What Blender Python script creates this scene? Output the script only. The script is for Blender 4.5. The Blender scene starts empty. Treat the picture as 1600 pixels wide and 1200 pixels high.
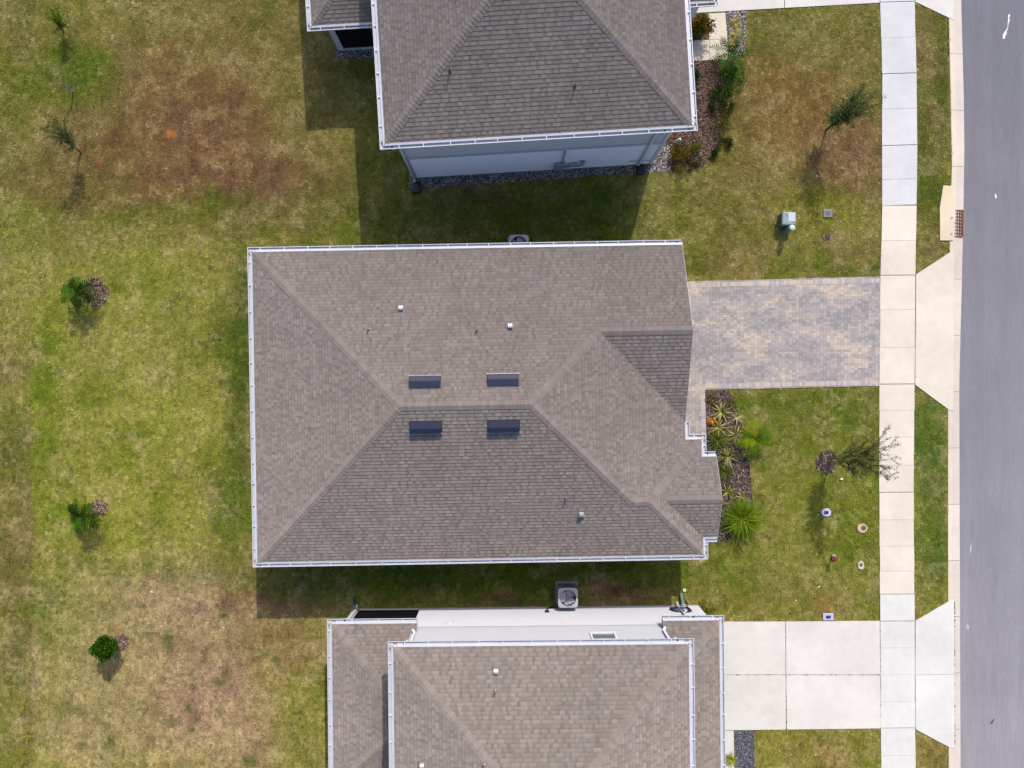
import bpy, math, random
import numpy as np
from mathutils import Vector, Matrix
random.seed(7); RNG = np.random.default_rng(11)
sc = bpy.context.scene
COL = sc.collection
R = math.radians
H = 30.8                      # drone height above the lawn; one metre on the lawn is 36 photo pixels
# ------------------------------------------------------------------ camera
cam = bpy.data.objects.new('camera', bpy.data.cameras.new('camera')); COL.objects.link(cam)
cam.location = (0, 0, H); cam.rotation_euler = (0, 0, 0)
cam.data.sensor_width = 36; cam.data.lens = 36*H/44.444
cam.data.clip_end = 2000
sc.camera = cam
# ------------------------------------------------------------------ light
SUN = Vector((.83, 2.94, 2.75)).normalized()
EL = math.asin(SUN.z); AZ = math.atan2(SUN.x, SUN.y)
world = bpy.data.worlds.new('World'); sc.world = world; world.use_nodes = True
wn = world.node_tree.nodes; wl = world.node_tree.links
sky = wn.new('ShaderNodeTexSky'); sky.sky_type = 'NISHITA'; sky.sun_disc = False
sky.sun_elevation = EL; sky.sun_rotation = AZ; sky.dust_density = 2.5; sky.ozone_density = 1.0
wl.new(sky.outputs[0], wn['Background'].inputs[0]); wn['Background'].inputs[1].default_value = .15
sl = bpy.data.lights.new('sun', 'SUN'); sl.energy = 2.75; sl.angle = R(.6); sl.color = (1, .955, .89)
so = bpy.data.objects.new('sun', sl); COL.objects.link(so); so.location = (10, 30, 40)
so.rotation_euler = (-SUN).to_track_quat('-Z', 'Y').to_euler()
sc.view_settings.view_transform = 'Standard'; sc.view_settings.look = 'None'
sc.view_settings.exposure = 1.33; sc.view_settings.gamma = 1
# ------------------------------------------------------------------ helpers
def P(px, py, z=0.):                       # where a point seen at a photo pixel stands, at height z
    k = (H-z)/H/36
    return ((px-800)*k, (600-py)*k)
K = .40
def lin(c): return tuple((v/12.92 if v <= .04045 else ((v+.055)/1.055)**2.4) for v in (x/255 for x in c))
def C(r, g, b, k=None): return tuple(v*(K if k is None else k) for v in lin((r, g, b)))
def tag(o, label=None, cat=None, group=None, kind=None):
    if label: o['label'] = label
    if cat: o['category'] = cat
    if group: o['group'] = group
    if kind: o['kind'] = kind
    return o
def thing(name, label, cat, loc=(0, 0, 0), rz=0., group=None):
    o = bpy.data.objects.new(name, None); COL.objects.link(o)
    o.empty_display_size = .3; o.location = loc; o.rotation_euler = (0, 0, rz)
    return tag(o, label, cat, group)
def link(name, me, parent=None, mats=()):
    o = bpy.data.objects.new(name, me); COL.objects.link(o)
    for m in mats: me.materials.append(m)
    if parent: o.parent = parent
    return o
class MB:
    def __init__(s): s.v = []; s.f = []; s.c = []; s.m = []
    def face(s, pts, col=(1, 1, 1), mi=0):
        b = len(s.v); s.v += [tuple(p) for p in pts]; s.f.append(tuple(range(b, b+len(pts)))); s.c.append(col); s.m.append(mi)
    def raw(s, vs, fs, col=(1, 1, 1), mi=0):
        b = len(s.v); s.v += [tuple(p) for p in vs]
        for f in fs: s.f.append(tuple(i+b for i in f)); s.c.append(col); s.m.append(mi)
    def box(s, x0, x1, y0, y1, z0, z1, col=(1, 1, 1), mi=0, T=None):
        vs = [(x, y, z) for z in (z0, z1) for y in (y0, y1) for x in (x0, x1)]
        if T: vs = [T(v) for v in vs]
        s.raw(vs, [(0, 2, 3, 1), (4, 5, 7, 6), (0, 1, 5, 4), (2, 6, 7, 3), (0, 4, 6, 2), (1, 3, 7, 5)], col, mi)
    def rbox(s, x0, x1, y0, y1, z0, z1, r=.05, b=.02, n=4, col=(1, 1, 1), mi=0, cap=True):   # rounded in plan, chamfered on top
        def ring(d, z):
            out = []
            for cx, cy, a0 in ((x1-r, y1-r, 0), (x0+r, y1-r, 90), (x0+r, y0+r, 180), (x1-r, y0+r, 270)):
                for i in range(n+1):
                    a = R(a0+90*i/n); out.append((cx+(r-d)*math.cos(a), cy+(r-d)*math.sin(a), z))
            return out
        rs = [ring(0, z0), ring(0, z1-b), ring(b*.3, z1-b*.3), ring(b, z1)]
        m = len(rs[0]); vs = sum(rs, []); fs = []
        for k in range(3):
            for i in range(m): fs.append((k*m+i, k*m+(i+1) % m, (k+1)*m+(i+1) % m, (k+1)*m+i))
        if cap: fs.append(tuple(range(3*m, 4*m)))
        s.raw(vs, fs, col, mi)
    def prism(s, pts, z0, z1, col=(1, 1, 1), mi=0):
        n = len(pts); vs = [(x, y, z0) for x, y in pts]+[(x, y, z1) for x, y in pts]
        area = sum(pts[i][0]*pts[(i+1) % n][1]-pts[(i+1) % n][0]*pts[i][1] for i in range(n))
        fs = [(i, (i+1) % n, n+(i+1) % n, n+i) for i in range(n)]+[tuple(range(n, 2*n)), tuple(reversed(range(n)))]
        if area < 0: fs = [tuple(reversed(f)) for f in fs]
        s.raw(vs, fs, col, mi)
    def tube(s, pts, rad, n=8, col=(1, 1, 1), mi=0, a0=0., cap=True):
        pts = [Vector(p) for p in pts]; rad = rad if hasattr(rad, '__len__') else [rad]*len(pts)
        vs = []; fs = []; up = None
        for i, p in enumerate(pts):
            t = (pts[min(i+1, len(pts)-1)]-pts[max(i-1, 0)]).normalized()
            if up is None: up = Vector((0, 1, 0)) if abs(t.y) < .9 else Vector((1, 0, 0))
            u = (up-t*up.dot(t)).normalized(); up = u; w = t.cross(u)
            for j in range(n):
                a = a0+2*math.pi*j/n; vs.append(p+(u*math.cos(a)+w*math.sin(a))*rad[i])
        for i in range(len(pts)-1):
            for j in range(n): fs.append((i*n+j, i*n+(j+1) % n, (i+1)*n+(j+1) % n, (i+1)*n+j))
        if cap: fs += [tuple(reversed(range(n))), tuple(range((len(pts)-1)*n, len(pts)*n))]
        s.raw(vs, fs, col, mi)
    def lathe(s, cx, cy, prof, n=16, col=(1, 1, 1), mi=0):
        vs = []; fs = []
        for r, z in prof:
            for j in range(n):
                a = 2*math.pi*j/n; vs.append((cx+r*math.cos(a), cy+r*math.sin(a), z))
        for i in range(len(prof)-1):
            for j in range(n): fs.append((i*n+j, i*n+(j+1) % n, (i+1)*n+(j+1) % n, (i+1)*n+j))
        fs.append(tuple(range((len(prof)-1)*n, len(prof)*n))); s.raw(vs, fs, col, mi)
    def build(s, name, mats, parent=None, smooth=False):
        if not isinstance(mats, (list, tuple)): mats = [mats]
        return np_mesh(name, s.v, s.f, s.c, mats, parent, s.m, smooth)
def np_mesh(name, V, F, cols, mats, parent=None, mi=None, smooth=False):
    me = bpy.data.meshes.new(name); me.from_pydata(V, [], F)
    c = np.ones((len(F), 4), np.float32); c[:, :3] = np.asarray(cols, np.float32)
    a = me.attributes.new('tint', 'FLOAT_COLOR', 'FACE'); a.data.foreach_set('color', c.ravel())
    if mi is not None and any(mi): me.polygons.foreach_set('material_index', np.asarray(mi, np.int32))
    if smooth: me.polygons.foreach_set('use_smooth', np.ones(len(F), bool))
    me.update()
    return link(name, me, parent, mats)
def mat(name, col=(1, 1, 1), rough=.8, attr=True, noise=(), bump=None, spec=.3, metal=0., alpha=1., coords='Object'):
    m = bpy.data.materials.new(name); m.use_nodes = True; nt = m.node_tree; N = nt.nodes; L = nt.links
    b = N['Principled BSDF']; b.inputs['Roughness'].default_value = rough
    if 'Diffuse Roughness' in b.inputs and rough > .86: b.inputs['Diffuse Roughness'].default_value = 1
    b.inputs['Specular IOR Level'].default_value = spec; b.inputs['Metallic'].default_value = metal
    b.inputs['Alpha'].default_value = alpha
    tc = N.new('ShaderNodeTexCoord')
    cur = N.new('ShaderNodeRGB'); cur.outputs[0].default_value = (*col, 1); out = cur.outputs[0]
    def mul(a, bsock):
        x = N.new('ShaderNodeMix'); x.data_type = 'RGBA'; x.blend_type = 'MULTIPLY'; x.inputs[0].default_value = 1
        L.new(a, x.inputs[6]); L.new(bsock, x.inputs[7]); return x.outputs[2]
    if attr:
        at = N.new('ShaderNodeAttribute'); at.attribute_name = 'tint'; out = mul(out, at.outputs['Color'])
    for sc_, amt, *st in noise:
        n = N.new('ShaderNodeTexNoise'); n.inputs['Scale'].default_value = sc_; n.inputs['Detail'].default_value = 4
        if st:                                  # stretched along one axis
            mp = N.new('ShaderNodeMapping'); mp.inputs['Scale'].default_value = st[0]; L.new(tc.outputs[coords], mp.inputs['Vector']); L.new(mp.outputs[0], n.inputs['Vector'])
        else: L.new(tc.outputs[coords], n.inputs['Vector'])
        r = N.new('ShaderNodeMapRange'); r.inputs[1].default_value = .25; r.inputs[2].default_value = .75
        r.inputs[3].default_value = 1-amt; r.inputs[4].default_value = 1+amt
        L.new(n.outputs['Fac'], r.inputs[0]); out = mul(out, r.outputs[0])
    L.new(out, b.inputs['Base Color'])
    if bump:
        n = N.new('ShaderNodeTexNoise'); n.inputs['Scale'].default_value = bump[0]; n.inputs['Detail'].default_value = 5
        L.new(tc.outputs[coords], n.inputs['Vector'])
        bp = N.new('ShaderNodeBump'); bp.inputs['Strength'].default_value = bump[1]; bp.inputs['Distance'].default_value = bump[2]
        L.new(n.outputs['Fac'], bp.inputs['Height']); L.new(bp.outputs[0], b.inputs['Normal'])
    return m
# ------------------------------------------------------------------ numpy value noise
class VN:
    def __init__(s, seed, n=256): s.t = np.random.default_rng(seed).random((n, n)); s.n = n
    def __call__(s, x, y, size):
        x = np.asarray(x)/size+1000.; y = np.asarray(y)/size+1000.
        i = np.floor(x).astype(int); j = np.floor(y).astype(int); fx = x-i; fy = y-j
        fx = fx*fx*(3-2*fx); fy = fy*fy*(3-2*fy); n = s.n; t = s.t
        a = t[i % n, j % n]; b = t[(i+1) % n, j % n]; c = t[i % n, (j+1) % n]; d = t[(i+1) % n, (j+1) % n]
        return (a*(1-fx)+b*fx)*(1-fy)+(c*(1-fx)+d*fx)*fy
def fbm(vn, x, y, size, o=3):
    r = 0; w = 1; t = 0
    for k in range(o): ca, sa = math.cos(.6+1.1*k), math.sin(.6+1.1*k); r = r+w*vn(x*ca-y*sa+k*17.3, x*sa+y*ca-k*9.1, size/2**k); t += w; w *= .6
    return r/t
N1, N2, N3, N4, N5 = (VN(k) for k in (1, 2, 3, 4, 5))
def inside(x, y, poly):
    r = np.zeros(len(x), bool); n = len(poly)
    for i in range(n):
        x0, y0 = poly[i]; x1, y1 = poly[(i+1) % n]
        if y0 == y1: continue
        c = ((y0 > y) != (y1 > y)) & (x < (x1-x0)*(y-y0)/(y1-y0)+x0); r ^= c
    return r
def G(*pts): return [P(a, b) for a, b in pts]
# ------------------------------------------------------------------ materials
M = {}
M['lawn'] = mat('lawn_soil', rough=.95, noise=((5, .18), (28, .25)), bump=(25, .8, .06), spec=.1)
M['blade'] = mat('grass_blade', rough=.7, spec=.15)
M['concrete'] = mat('concrete', rough=.85, noise=((.5, .09), (2.6, .05), (22, .03), (90, .06)), bump=(90, .15, .01), spec=.25)
M['asphalt'] = mat('asphalt', rough=.9, noise=((.25, .07), (1.2, .08, (1, .03, 1)), (9, .07, (1, .1, 1)), (16, .1), (60, .25)), bump=(160, .5, .01), spec=.25)
M['shingle'] = mat('asphalt_shingle', rough=.92, noise=((.35, .07), (1.5, .05), (9, .07), (90, .12)), bump=(220, .3, .004), spec=.2)
M['stucco'] = mat('stucco', rough=.9, noise=((1.2, .02),), bump=(120, .25, .006), spec=.2)
M['white'] = mat('white_metal', rough=.4, noise=((.8, .06), (6, .06)), spec=.3)
M['galv'] = mat('galvanised_metal', rough=.38, noise=((8, .08),), spec=.5, metal=.55)
M['black'] = mat('black_painted_metal', rough=.62, noise=((5, .1),), spec=.22)
M['plastic'] = mat('plastic', rough=.5, noise=((12, .06),), spec=.4)
M['screen'] = mat('insect_screen', rough=.8, alpha=.82, spec=.1)
M['glass'] = mat('window_glass', rough=.08, spec=.7)
M['leaf'] = mat('leaf', col=(1.6, 1.5, .95), rough=.6, spec=.06)
M['bark'] = mat('bark', rough=.9, noise=((20, .3),), bump=(40, .6, .02), spec=.1)
M['mulch'] = mat('mulch_chip', rough=.95, noise=((30, .25),), spec=.1)
M['stone'] = mat('stone', rough=.85, noise=((25, .12),), spec=.2)
M['sand'] = mat('sand', rough=.95, noise=((18, .12), (90, .1)), bump=(60, .4, .01), spec=.1)
M['rust'] = mat('rusty_iron', rough=.8, noise=((25, .35),), bump=(60, .4, .005), spec=.3)
for k in ('leaf', 'blade'):                       # thin leaves let some light through
    nt = M[k].node_tree; b = nt.nodes['Principled BSDF']; o = nt.nodes['Material Output']
    tr = nt.nodes.new('ShaderNodeBsdfTranslucent'); mx = nt.nodes.new('ShaderNodeMixShader'); mx.inputs[0].default_value = .42 if k == 'leaf' else .3
    nt.links.new(b.inputs['Base Color'].links[0].from_socket, tr.inputs[0])
    nt.links.new(b.outputs[0], mx.inputs[1]); nt.links.new(tr.outputs[0], mx.inputs[2]); nt.links.new(mx.outputs[0], o.inputs[0])
def paver_material():
    m = bpy.data.materials.new('brick_pavers'); m.use_nodes = True; nt = m.node_tree; N = nt.nodes; L = nt.links
    b = N['Principled BSDF']; b.inputs['Roughness'].default_value = .85; b.inputs['Specular IOR Level'].default_value = .2
    tc = N.new('ShaderNodeTexCoord')
    sn = N.new('ShaderNodeVectorMath'); sn.operation = 'SNAP'; sn.inputs[1].default_value = (.15, .1, 1)
    L.new(tc.outputs['Object'], sn.inputs[0])
    no = N.new('ShaderNodeTexNoise'); no.inputs['Scale'].default_value = .85; no.inputs['Detail'].default_value = 6; no.inputs['Roughness'].default_value = .62; no.inputs['Distortion'].default_value = .35
    mp = N.new('ShaderNodeMapping'); mp.inputs['Rotation'].default_value = (0, 0, R(35)); mp.inputs['Scale'].default_value = (.6, 1.2, 1); L.new(sn.outputs[0], mp.inputs['Vector']); L.new(mp.outputs[0], no.inputs['Vector'])
    wh = N.new('ShaderNodeTexWhiteNoise'); wh.noise_dimensions = '2D'; L.new(sn.outputs[0], wh.inputs['Vector'])
    ad = N.new('ShaderNodeMath'); ad.operation = 'MULTIPLY_ADD'; ad.inputs[1].default_value = .09; L.new(wh.outputs[0], ad.inputs[0]); L.new(no.outputs['Fac'], ad.inputs[2])
    rp = N.new('ShaderNodeValToRGB'); e = rp.color_ramp.elements
    e[0].position = .44; e[0].color = (*C(164, 157, 156), 1); e[1].position = .68; e[1].color = (*C(206, 189, 173), 1)
    x = e.new(.53); x.color = (*C(176, 168, 164), 1); x = e.new(.6); x.color = (*C(188, 176, 168), 1)
    L.new(ad.outputs[0], rp.inputs[0])
    w2 = N.new('ShaderNodeMapRange'); w2.inputs[3].default_value = .88; w2.inputs[4].default_value = 1.12; L.new(wh.outputs[0], w2.inputs[0])
    mu = N.new('ShaderNodeMix'); mu.data_type = 'RGBA'; mu.blend_type = 'MULTIPLY'; mu.inputs[0].default_value = 1
    L.new(rp.outputs[0], mu.inputs[6]); L.new(w2.outputs[0], mu.inputs[7])
    # joints between pavers
    fr = N.new('ShaderNodeVectorMath'); fr.operation = 'SUBTRACT'; L.new(tc.outputs['Object'], fr.inputs[0]); L.new(sn.outputs[0], fr.inputs[1])
    sp = N.new('ShaderNodeSeparateXYZ'); L.new(fr.outputs[0], sp.inputs[0])
    def edge(sock, size):
        a = N.new('ShaderNodeMath'); a.operation = 'PINGPONG'; a.inputs[1].default_value = size/2; L.new(sock, a.inputs[0]); return a.outputs[0]
    mi = N.new('ShaderNodeMath'); mi.operation = 'MINIMUM'; L.new(edge(sp.outputs[0], .15), mi.inputs[0]); L.new(edge(sp.outputs[1], .1), mi.inputs[1])
    ju = N.new('ShaderNodeMapRange'); ju.inputs[1].default_value = .002; ju.inputs[2].default_value = .007; ju.inputs[3].default_value = .62; L.new(mi.outputs[0], ju.inputs[0])
    m2 = N.new('ShaderNodeMix'); m2.data_type = 'RGBA'; m2.blend_type = 'MULTIPLY'; m2.inputs[0].default_value = 1
    L.new(mu.outputs[2], m2.inputs[6]); L.new(ju.outputs[0], m2.inputs[7]); L.new(m2.outputs[2], b.inputs['Base Color'])
    bp = N.new('ShaderNodeBump'); bp.inputs['Distance'].default_value = .006; L.new(ju.outputs[0], bp.inputs['Height']); L.new(bp.outputs[0], b.inputs['Normal'])
    return m
M['paver'] = paver_material()
# ------------------------------------------------------------------ ground plan (photo pixels on the lawn -> metres)
def interp(tab, py): return float(np.interp(py, [a for a, _ in tab], [b for _, b in tab]))
SWL = ((-600, 1366), (0, 1375), (115, 1378), (320, 1378), (430, 1375.5), (600, 1374), (730, 1373), (1000, 1375), (1200, 1376.5), (1800, 1380))
SWR = ((-600, 1420), (0, 1428.5), (115, 1431.5), (250, 1433), (320, 1431.5), (430, 1430), (600, 1428.5), (760, 1427), (970, 1428.5), (1138, 1429.5), (1800, 1434))
KBK = ((-600, 1474), (30, 1482.5), (200, 1486), (262, 1487), (360, 1484), (600, 1481), (900, 1481), (1200, 1482), (1800, 1485))
KRD = ((-600, 1494), (0, 1503), (150, 1507), (230, 1508), (300, 1507), (400, 1505), (600, 1500), (900, 1501), (1200, 1502), (1800, 1506))
PY = list(range(-1500, 2701, 30))
sidewalk_poly = G(*[(interp(SWL, y), y) for y in PY])+G(*[(interp(SWR, y), y) for y in reversed(PY)])
kerb_road_poly = G(*[(interp(KBK, y), y) for y in PY])+G(*[(1795, y) for y in reversed(PY)])
DRIVE = G((1030, 441), (1376, 432), (1374.5, 603), (1101, 609), (1103, 690), (1030, 692))
APRON_MAIN = G((1431, 429), (1483, 395), (1489.5, 391), (1489, 642), (1482, 640), (1429.5, 601))
APRON_LOW = G((1430, 970), (1483, 939), (1490, 937), (1490.5, 1169), (1483, 1167), (1430.5, 1139))
APRON_TOP = G((1429.5, 3), (1486, 30), (1489.5, 31), (1486, -190), (1426, -160))
LOWDRIVE = G((1080, 971.5), (1374.5, 970), (1376, 1138), (1080, 1141))
LOWWALK = G((1090, 1142.5), (1146, 1141.5), (1149, 1300), (1092, 1300))
LOWGRAVEL = G((1147, 1141), (1178, 1140), (1182, 1300), (1149.5, 1300))
TOPDRIVE = G((1080, 21), (1374, 4.5), (1372, -170), (1080, -160))
TOPWALK = G((1106, 21), (1133, 19.5), (1138, 92), (1050, 97), (1048, 64), (1107, 61))
TOPGRAVEL = G((1134, 20), (1166, 18), (1163, 84), (1139, 92))
BED_MAIN = G((1102, 612), (1139, 610), (1152, 640), (1164, 680), (1171, 730), (1176, 783), (1174, 812), (1160, 836), (1120, 848), (1070, 850), (1070, 700), (1104, 695))
BED_TOP = G((1040, 98), (1138, 94), (1156, 90), (1144, 130), (1133, 170), (1128, 215), (1118, 240), (1100, 258), (1072, 268), (1048, 268), (1040, 220))
BED_NOOK = G((1070, 62), (1070, 24), (1104, 22), (1105, 60))
WALLGRAVEL = G((640, 255), (640, 296), (700, 290), (850, 281), (950, 272), (1030, 270), (1050, 268), (1049, 226), (1020, 235))
LANGRAVEL = G((526, 74), (526, 88), (560, 92), (620, 84), (620, 70))
INLET = G((1484.5, 291), (1488, 289), (1489, 376), (1468, 376), (1467.5, 325), (1473, 290))
RINGS = [(151, 458, 19, 22), (155, 793, 15, 15), (190, 1003, 12, 14), (1292, 723, 18, 18)]
# ------------------------------------------------------------------ lawn colour
OL = (139, 130, 68)
BLOBS = [  # px, py, rx, ry, colour, strength
 (300, 60, 330, 110, (136, 118, 68), .9), (250, 20, 130, 40, (140, 126, 66), .6),
 (300, 215, 180, 125, (128, 92, 64), .99), (420, 290, 120, 60, (130, 94, 66), .97), (110, 260, 100, 70, (120, 98, 58), .75),
 (480, 150, 60, 120, (140, 124, 72), .7), (60, 320, 80, 50, (128, 104, 62), .6), (520, 330, 40, 60, (128, 110, 62), .6),
 (75, 115, 80, 45, (92, 104, 22), .95), (130, 95, 40, 45, (88, 104, 20), .8), (60, 150, 80, 25, (104, 106, 36), .7), (25, 20, 40, 80, (122, 112, 60), .7), (15, 200, 30, 50, (100, 98, 44), .6),
 (290, 325, 90, 22, (98, 98, 36), .9), (200, 345, 90, 14, (116, 114, 52), .6), (30, 350, 40, 40, (118, 122, 50), .8),
 (220, 480, 200, 110, (146, 142, 72), .7), (240, 640, 160, 160, (148, 143, 70), .8), (200, 560, 130, 60, (142, 134, 74), .6),
 (75, 620, 26, 100, (104, 116, 30), .85), (60, 520, 60, 40, (126, 126, 50), .6), (140, 615, 20, 20, (100, 108, 34), .7), (190, 800, 130, 50, (146, 142, 66), .8), (80, 770, 60, 80, (116, 122, 46), .75),
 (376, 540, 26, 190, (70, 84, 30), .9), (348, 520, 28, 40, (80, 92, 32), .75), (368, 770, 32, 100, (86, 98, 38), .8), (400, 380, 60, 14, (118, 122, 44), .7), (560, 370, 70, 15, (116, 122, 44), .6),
 (15, 560, 40, 60, (132, 116, 74), .7), (15, 700, 32, 45, (84, 94, 42), .85), (20, 850, 34, 100, (118, 100, 56), .9), (60, 945, 45, 35, (84, 96, 42), .85),
 (20, 1030, 26, 60, (112, 104, 66), .8), (14, 1150, 26, 60, (104, 116, 36), .9), (50, 1010, 8, 170, (96, 84, 44), .5),
 (250, 890, 180, 22, (132, 122, 70), .8), (280, 950, 120, 50, (158, 128, 106), .97), (430, 930, 75, 55, (140, 104, 76), .95), (200, 1000, 130, 70, (152, 137, 92), .85),
 (315, 1085, 120, 115, (158, 127, 104), .99), (150, 1150, 100, 60, (156, 136, 98), .8), (160, 1080, 70, 60, (156, 134, 98), .7), (390, 1150, 50, 60, (154, 126, 98), .85), (470, 1010, 60, 40, (126, 100, 68), .7), (470, 1110, 50, 100, (134, 126, 66), .8), (420, 1020, 60, 40, (136, 112, 74), .7), (60, 1050, 14, 60, (156, 132, 104), .6),
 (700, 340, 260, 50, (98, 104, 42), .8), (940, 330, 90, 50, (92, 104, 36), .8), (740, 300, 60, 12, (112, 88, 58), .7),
 (1090, 330, 70, 50, (126, 118, 56), .8), (1250, 60, 130, 60, (128, 122, 58), .85), (1190, 50, 50, 60, (124, 120, 56), .6),
 (1240, 190, 115, 95, (138, 104, 58), .97), (1330, 245, 70, 75, (138, 104, 74), .97), (1180, 250, 60, 80, (134, 114, 64), .8), (1350, 80, 40, 60, (132, 114, 62), .8), (1290, 330, 70, 34, (132, 126, 48), .85), (1240, 400, 60, 26, (124, 120, 52), .7), (1340, 385, 50, 30, (142, 122, 76), .75),
 (1100, 415, 45, 24, (98, 104, 38), .85), (1150, 400, 60, 30, (146, 122, 76), .8), (1360, 415, 20, 20, (92, 102, 36), .8), (1230, 425, 40, 14, (98, 106, 38), .7),
 (1450, 100, 18, 90, (132, 110, 68), .8), (1472, 120, 12, 120, (98, 98, 44), .8), (1445, 220, 20, 50, (108, 98, 46), .8), (1460, 320, 30, 40, (102, 104, 38), .85), (1455, 390, 30, 22, (128, 110, 66), .8),
 (1240, 640, 120, 40, (98, 108, 42), .9), (1330, 640, 50, 60, (98, 108, 40), .8), (1260, 760, 80, 120, (124, 125, 54), .75), (1200, 790, 40, 60, (134, 124, 66), .6), (1330, 790, 50, 90, (116, 122, 46), .75), (1230, 690, 30, 50, (126, 120, 60), .5), (1370, 850, 14, 60, (106, 110, 44), .6),
 (1240, 930, 130, 40, (134, 122, 62), .85), (1290, 950, 20, 20, (138, 106, 62), .5), (1130, 870, 50, 30, (112, 116, 46), .6),
 (1453, 690, 30, 100, (82, 102, 38), .95), (1453, 860, 26, 50, (78, 98, 38), .95), (1455, 940, 22, 22, (116, 114, 54), .7), (1455, 780, 30, 40, (98, 104, 46), .8),
 (1270, 1165, 90, 30, (140, 124, 62), .9), (1290, 1180, 30, 25, (150, 116, 80), .5), (1455, 1180, 30, 30, (132, 112, 64), .9), (1200, 1160, 20, 60, (132, 122, 58), .7),
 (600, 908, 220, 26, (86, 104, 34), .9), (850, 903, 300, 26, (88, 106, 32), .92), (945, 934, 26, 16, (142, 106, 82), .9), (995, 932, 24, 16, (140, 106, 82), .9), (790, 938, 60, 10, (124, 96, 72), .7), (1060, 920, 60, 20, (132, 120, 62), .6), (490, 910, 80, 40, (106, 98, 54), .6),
 (295, 1105, 6, 9, (78, 84, 44), .75), (270, 1128, 8, 6, (78, 84, 44), .75), (345, 1112, 6, 8, (78, 84, 44), .75), (342, 1068, 12, 9, (78, 84, 44), .75), (262, 998, 8, 12, (78, 84, 44), .75), (302, 1070, 6, 9, (78, 84, 44), .75), (170, 1060, 7, 6, (78, 84, 44), .75), (172, 1158, 7, 8, (78, 84, 44), .75), (128, 1165, 7, 6, (78, 84, 44), .75), (415, 1018, 11, 8, (78, 84, 44), .75), (430, 1032, 7, 7, (78, 84, 44), .75), (350, 960, 10, 7, (78, 84, 44), .75), (222, 948, 7, 5, (78, 84, 44), .75), (230, 990, 8, 5, (78, 84, 44), .75), (300, 1140, 7, 6, (78, 84, 44), .75), (390, 1190, 12, 8, (78, 84, 44), .75), (205, 1000, 5, 5, (78, 84, 44), .75),
 (268, 208, 8, 7, (190, 112, 56), .75), (262, 73, 5, 6, (170, 112, 60), .6), (152, 252, 7, 8, (170, 116, 74), .6), (128, 228, 5, 9, (170, 122, 80), .5), (183, 980, 4, 4, (190, 120, 60), .9), (358, 407, 4, 3, (190, 120, 70), .9), (1293, 372, 14, 8, (168, 140, 100), .7),
]
LAWN = 1.76
def lawn_colour(x, y, fine=True):
    px = 800+36*x; py = 600-36*y
    wx = px+26*(fbm(N1, x, y, 1.6)-.5)*2; wy = py+26*(fbm(N2, x, y, 1.6)-.5)*2
    c = np.tile(np.array(C(*OL)), (len(x), 1))
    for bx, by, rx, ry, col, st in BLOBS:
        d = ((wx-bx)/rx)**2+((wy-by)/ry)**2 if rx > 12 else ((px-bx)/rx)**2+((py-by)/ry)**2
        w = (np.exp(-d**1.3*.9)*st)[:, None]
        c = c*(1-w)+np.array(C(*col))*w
    e_ = (np.clip((52+5*(fbm(N4, x, y, 1.5)-.5)*2-px)/5, 0, 1)*np.clip((wy-620)/60, 0, 1)*.55)[:, None]; c = c*(1-e_)+np.array(C(112, 98, 58))*e_   # unmown edge beyond the lawn
    # worn spots, straw and thicker tufts at several sizes
    n = (fbm(N3, x, y, .62, 4)-.5)*1.15; n2 = fbm(N4, x, y, 2.3, 4)-.5; n4 = fbm(N2, x+40, y, 1.25, 4)-.5; n3 = fbm(N5, x, y, .15, 2)-.5
    straw = np.array(C(172, 152, 110)); green = np.array(C(84, 100, 22)); dark = np.array(C(80, 60, 42))
    brown = np.clip((c[:, 0]/np.maximum(c[:, 1], 1e-4)-1.12)*2.2, 0, 1)   # dry places get more bare soil
    w = (np.clip(n4*2.6, 0, 1)*(1-brown))[:, None]*.7; c = c*(1-w)+green*1.08*w
    w = (np.clip(-n4*1.8, 0, 1)*(.35+.65*brown))[:, None]*.5; c = c*(1-w)+straw*w
    w = np.clip(n*1.5+.5*n3, 0, 1)[:, None]*.75; c = c*(1-w)+straw*w
    w = (np.clip(-n*1.8-.1+.3*n3, 0, 1)*(1-brown))[:, None]*.8; c = c*(1-w)+green*w
    w = (np.clip(-n*2.0-.05+.4*n3, 0, 1)*brown)[:, None]*.9; c = c*(1-w)+dark*w
    c = c*np.clip(1+.3*n2+.75*n3, .35, 2)[:, None]
    lu = (c@np.array([.3, .6, .1]))[:, None]; c = np.maximum(lu+(c-lu)*1.10, .004)*np.array([.945, 1., 1.02])
    return c*LAWN
# ------------------------------------------------------------------ the ground sheet
def ground_z(x, y):
    px = 800+36*x
    z = -.10*np.clip((52-px)/50, 0, 1)-.05*np.clip((50-px)/8, 0, 1)
    z = z+.03*(fbm(N1, x, y, 4.)-.5)
    kb = np.array([P(interp(KBK, 600-36*v), 600)[0] for v in np.unique(y)]); kb = kb[np.searchsorted(np.unique(y), y)]
    far = 28.4
    z = np.where((x > kb+.06) & (x < far), -.45, z)
    return z
xs = np.concatenate([[-900, -300, -120, -60, -40, -30, -26], np.arange(-24, 23.01, .15), [24, 26, 28.3, 28.5, 30, 33, 40, 60, 120, 300, 900]])
ys = np.concatenate([[-900, -300, -120, -60, -40, -28, -22], np.arange(-19, 19.01, .15), [22, 28, 40, 60, 120, 300, 900]])
gx, gy = np.meshgrid(xs, ys); gx = gx.ravel(); gy = gy.ravel()
gz = ground_z(gx, gy); nx = len(xs); ny = len(ys)
ii, jj = np.meshgrid(np.arange(nx-1), np.arange(ny-1)); a = (jj*nx+ii).ravel()
F = np.stack([a, a+1, a+nx+1, a+nx], 1)
V = np.stack([gx, gy, gz], 1)
fc = V[F].mean(1)
fcol = lawn_colour(np.clip(fc[:, 0], -30, 30), np.clip(fc[:, 1], -22, 22))*.72
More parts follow.
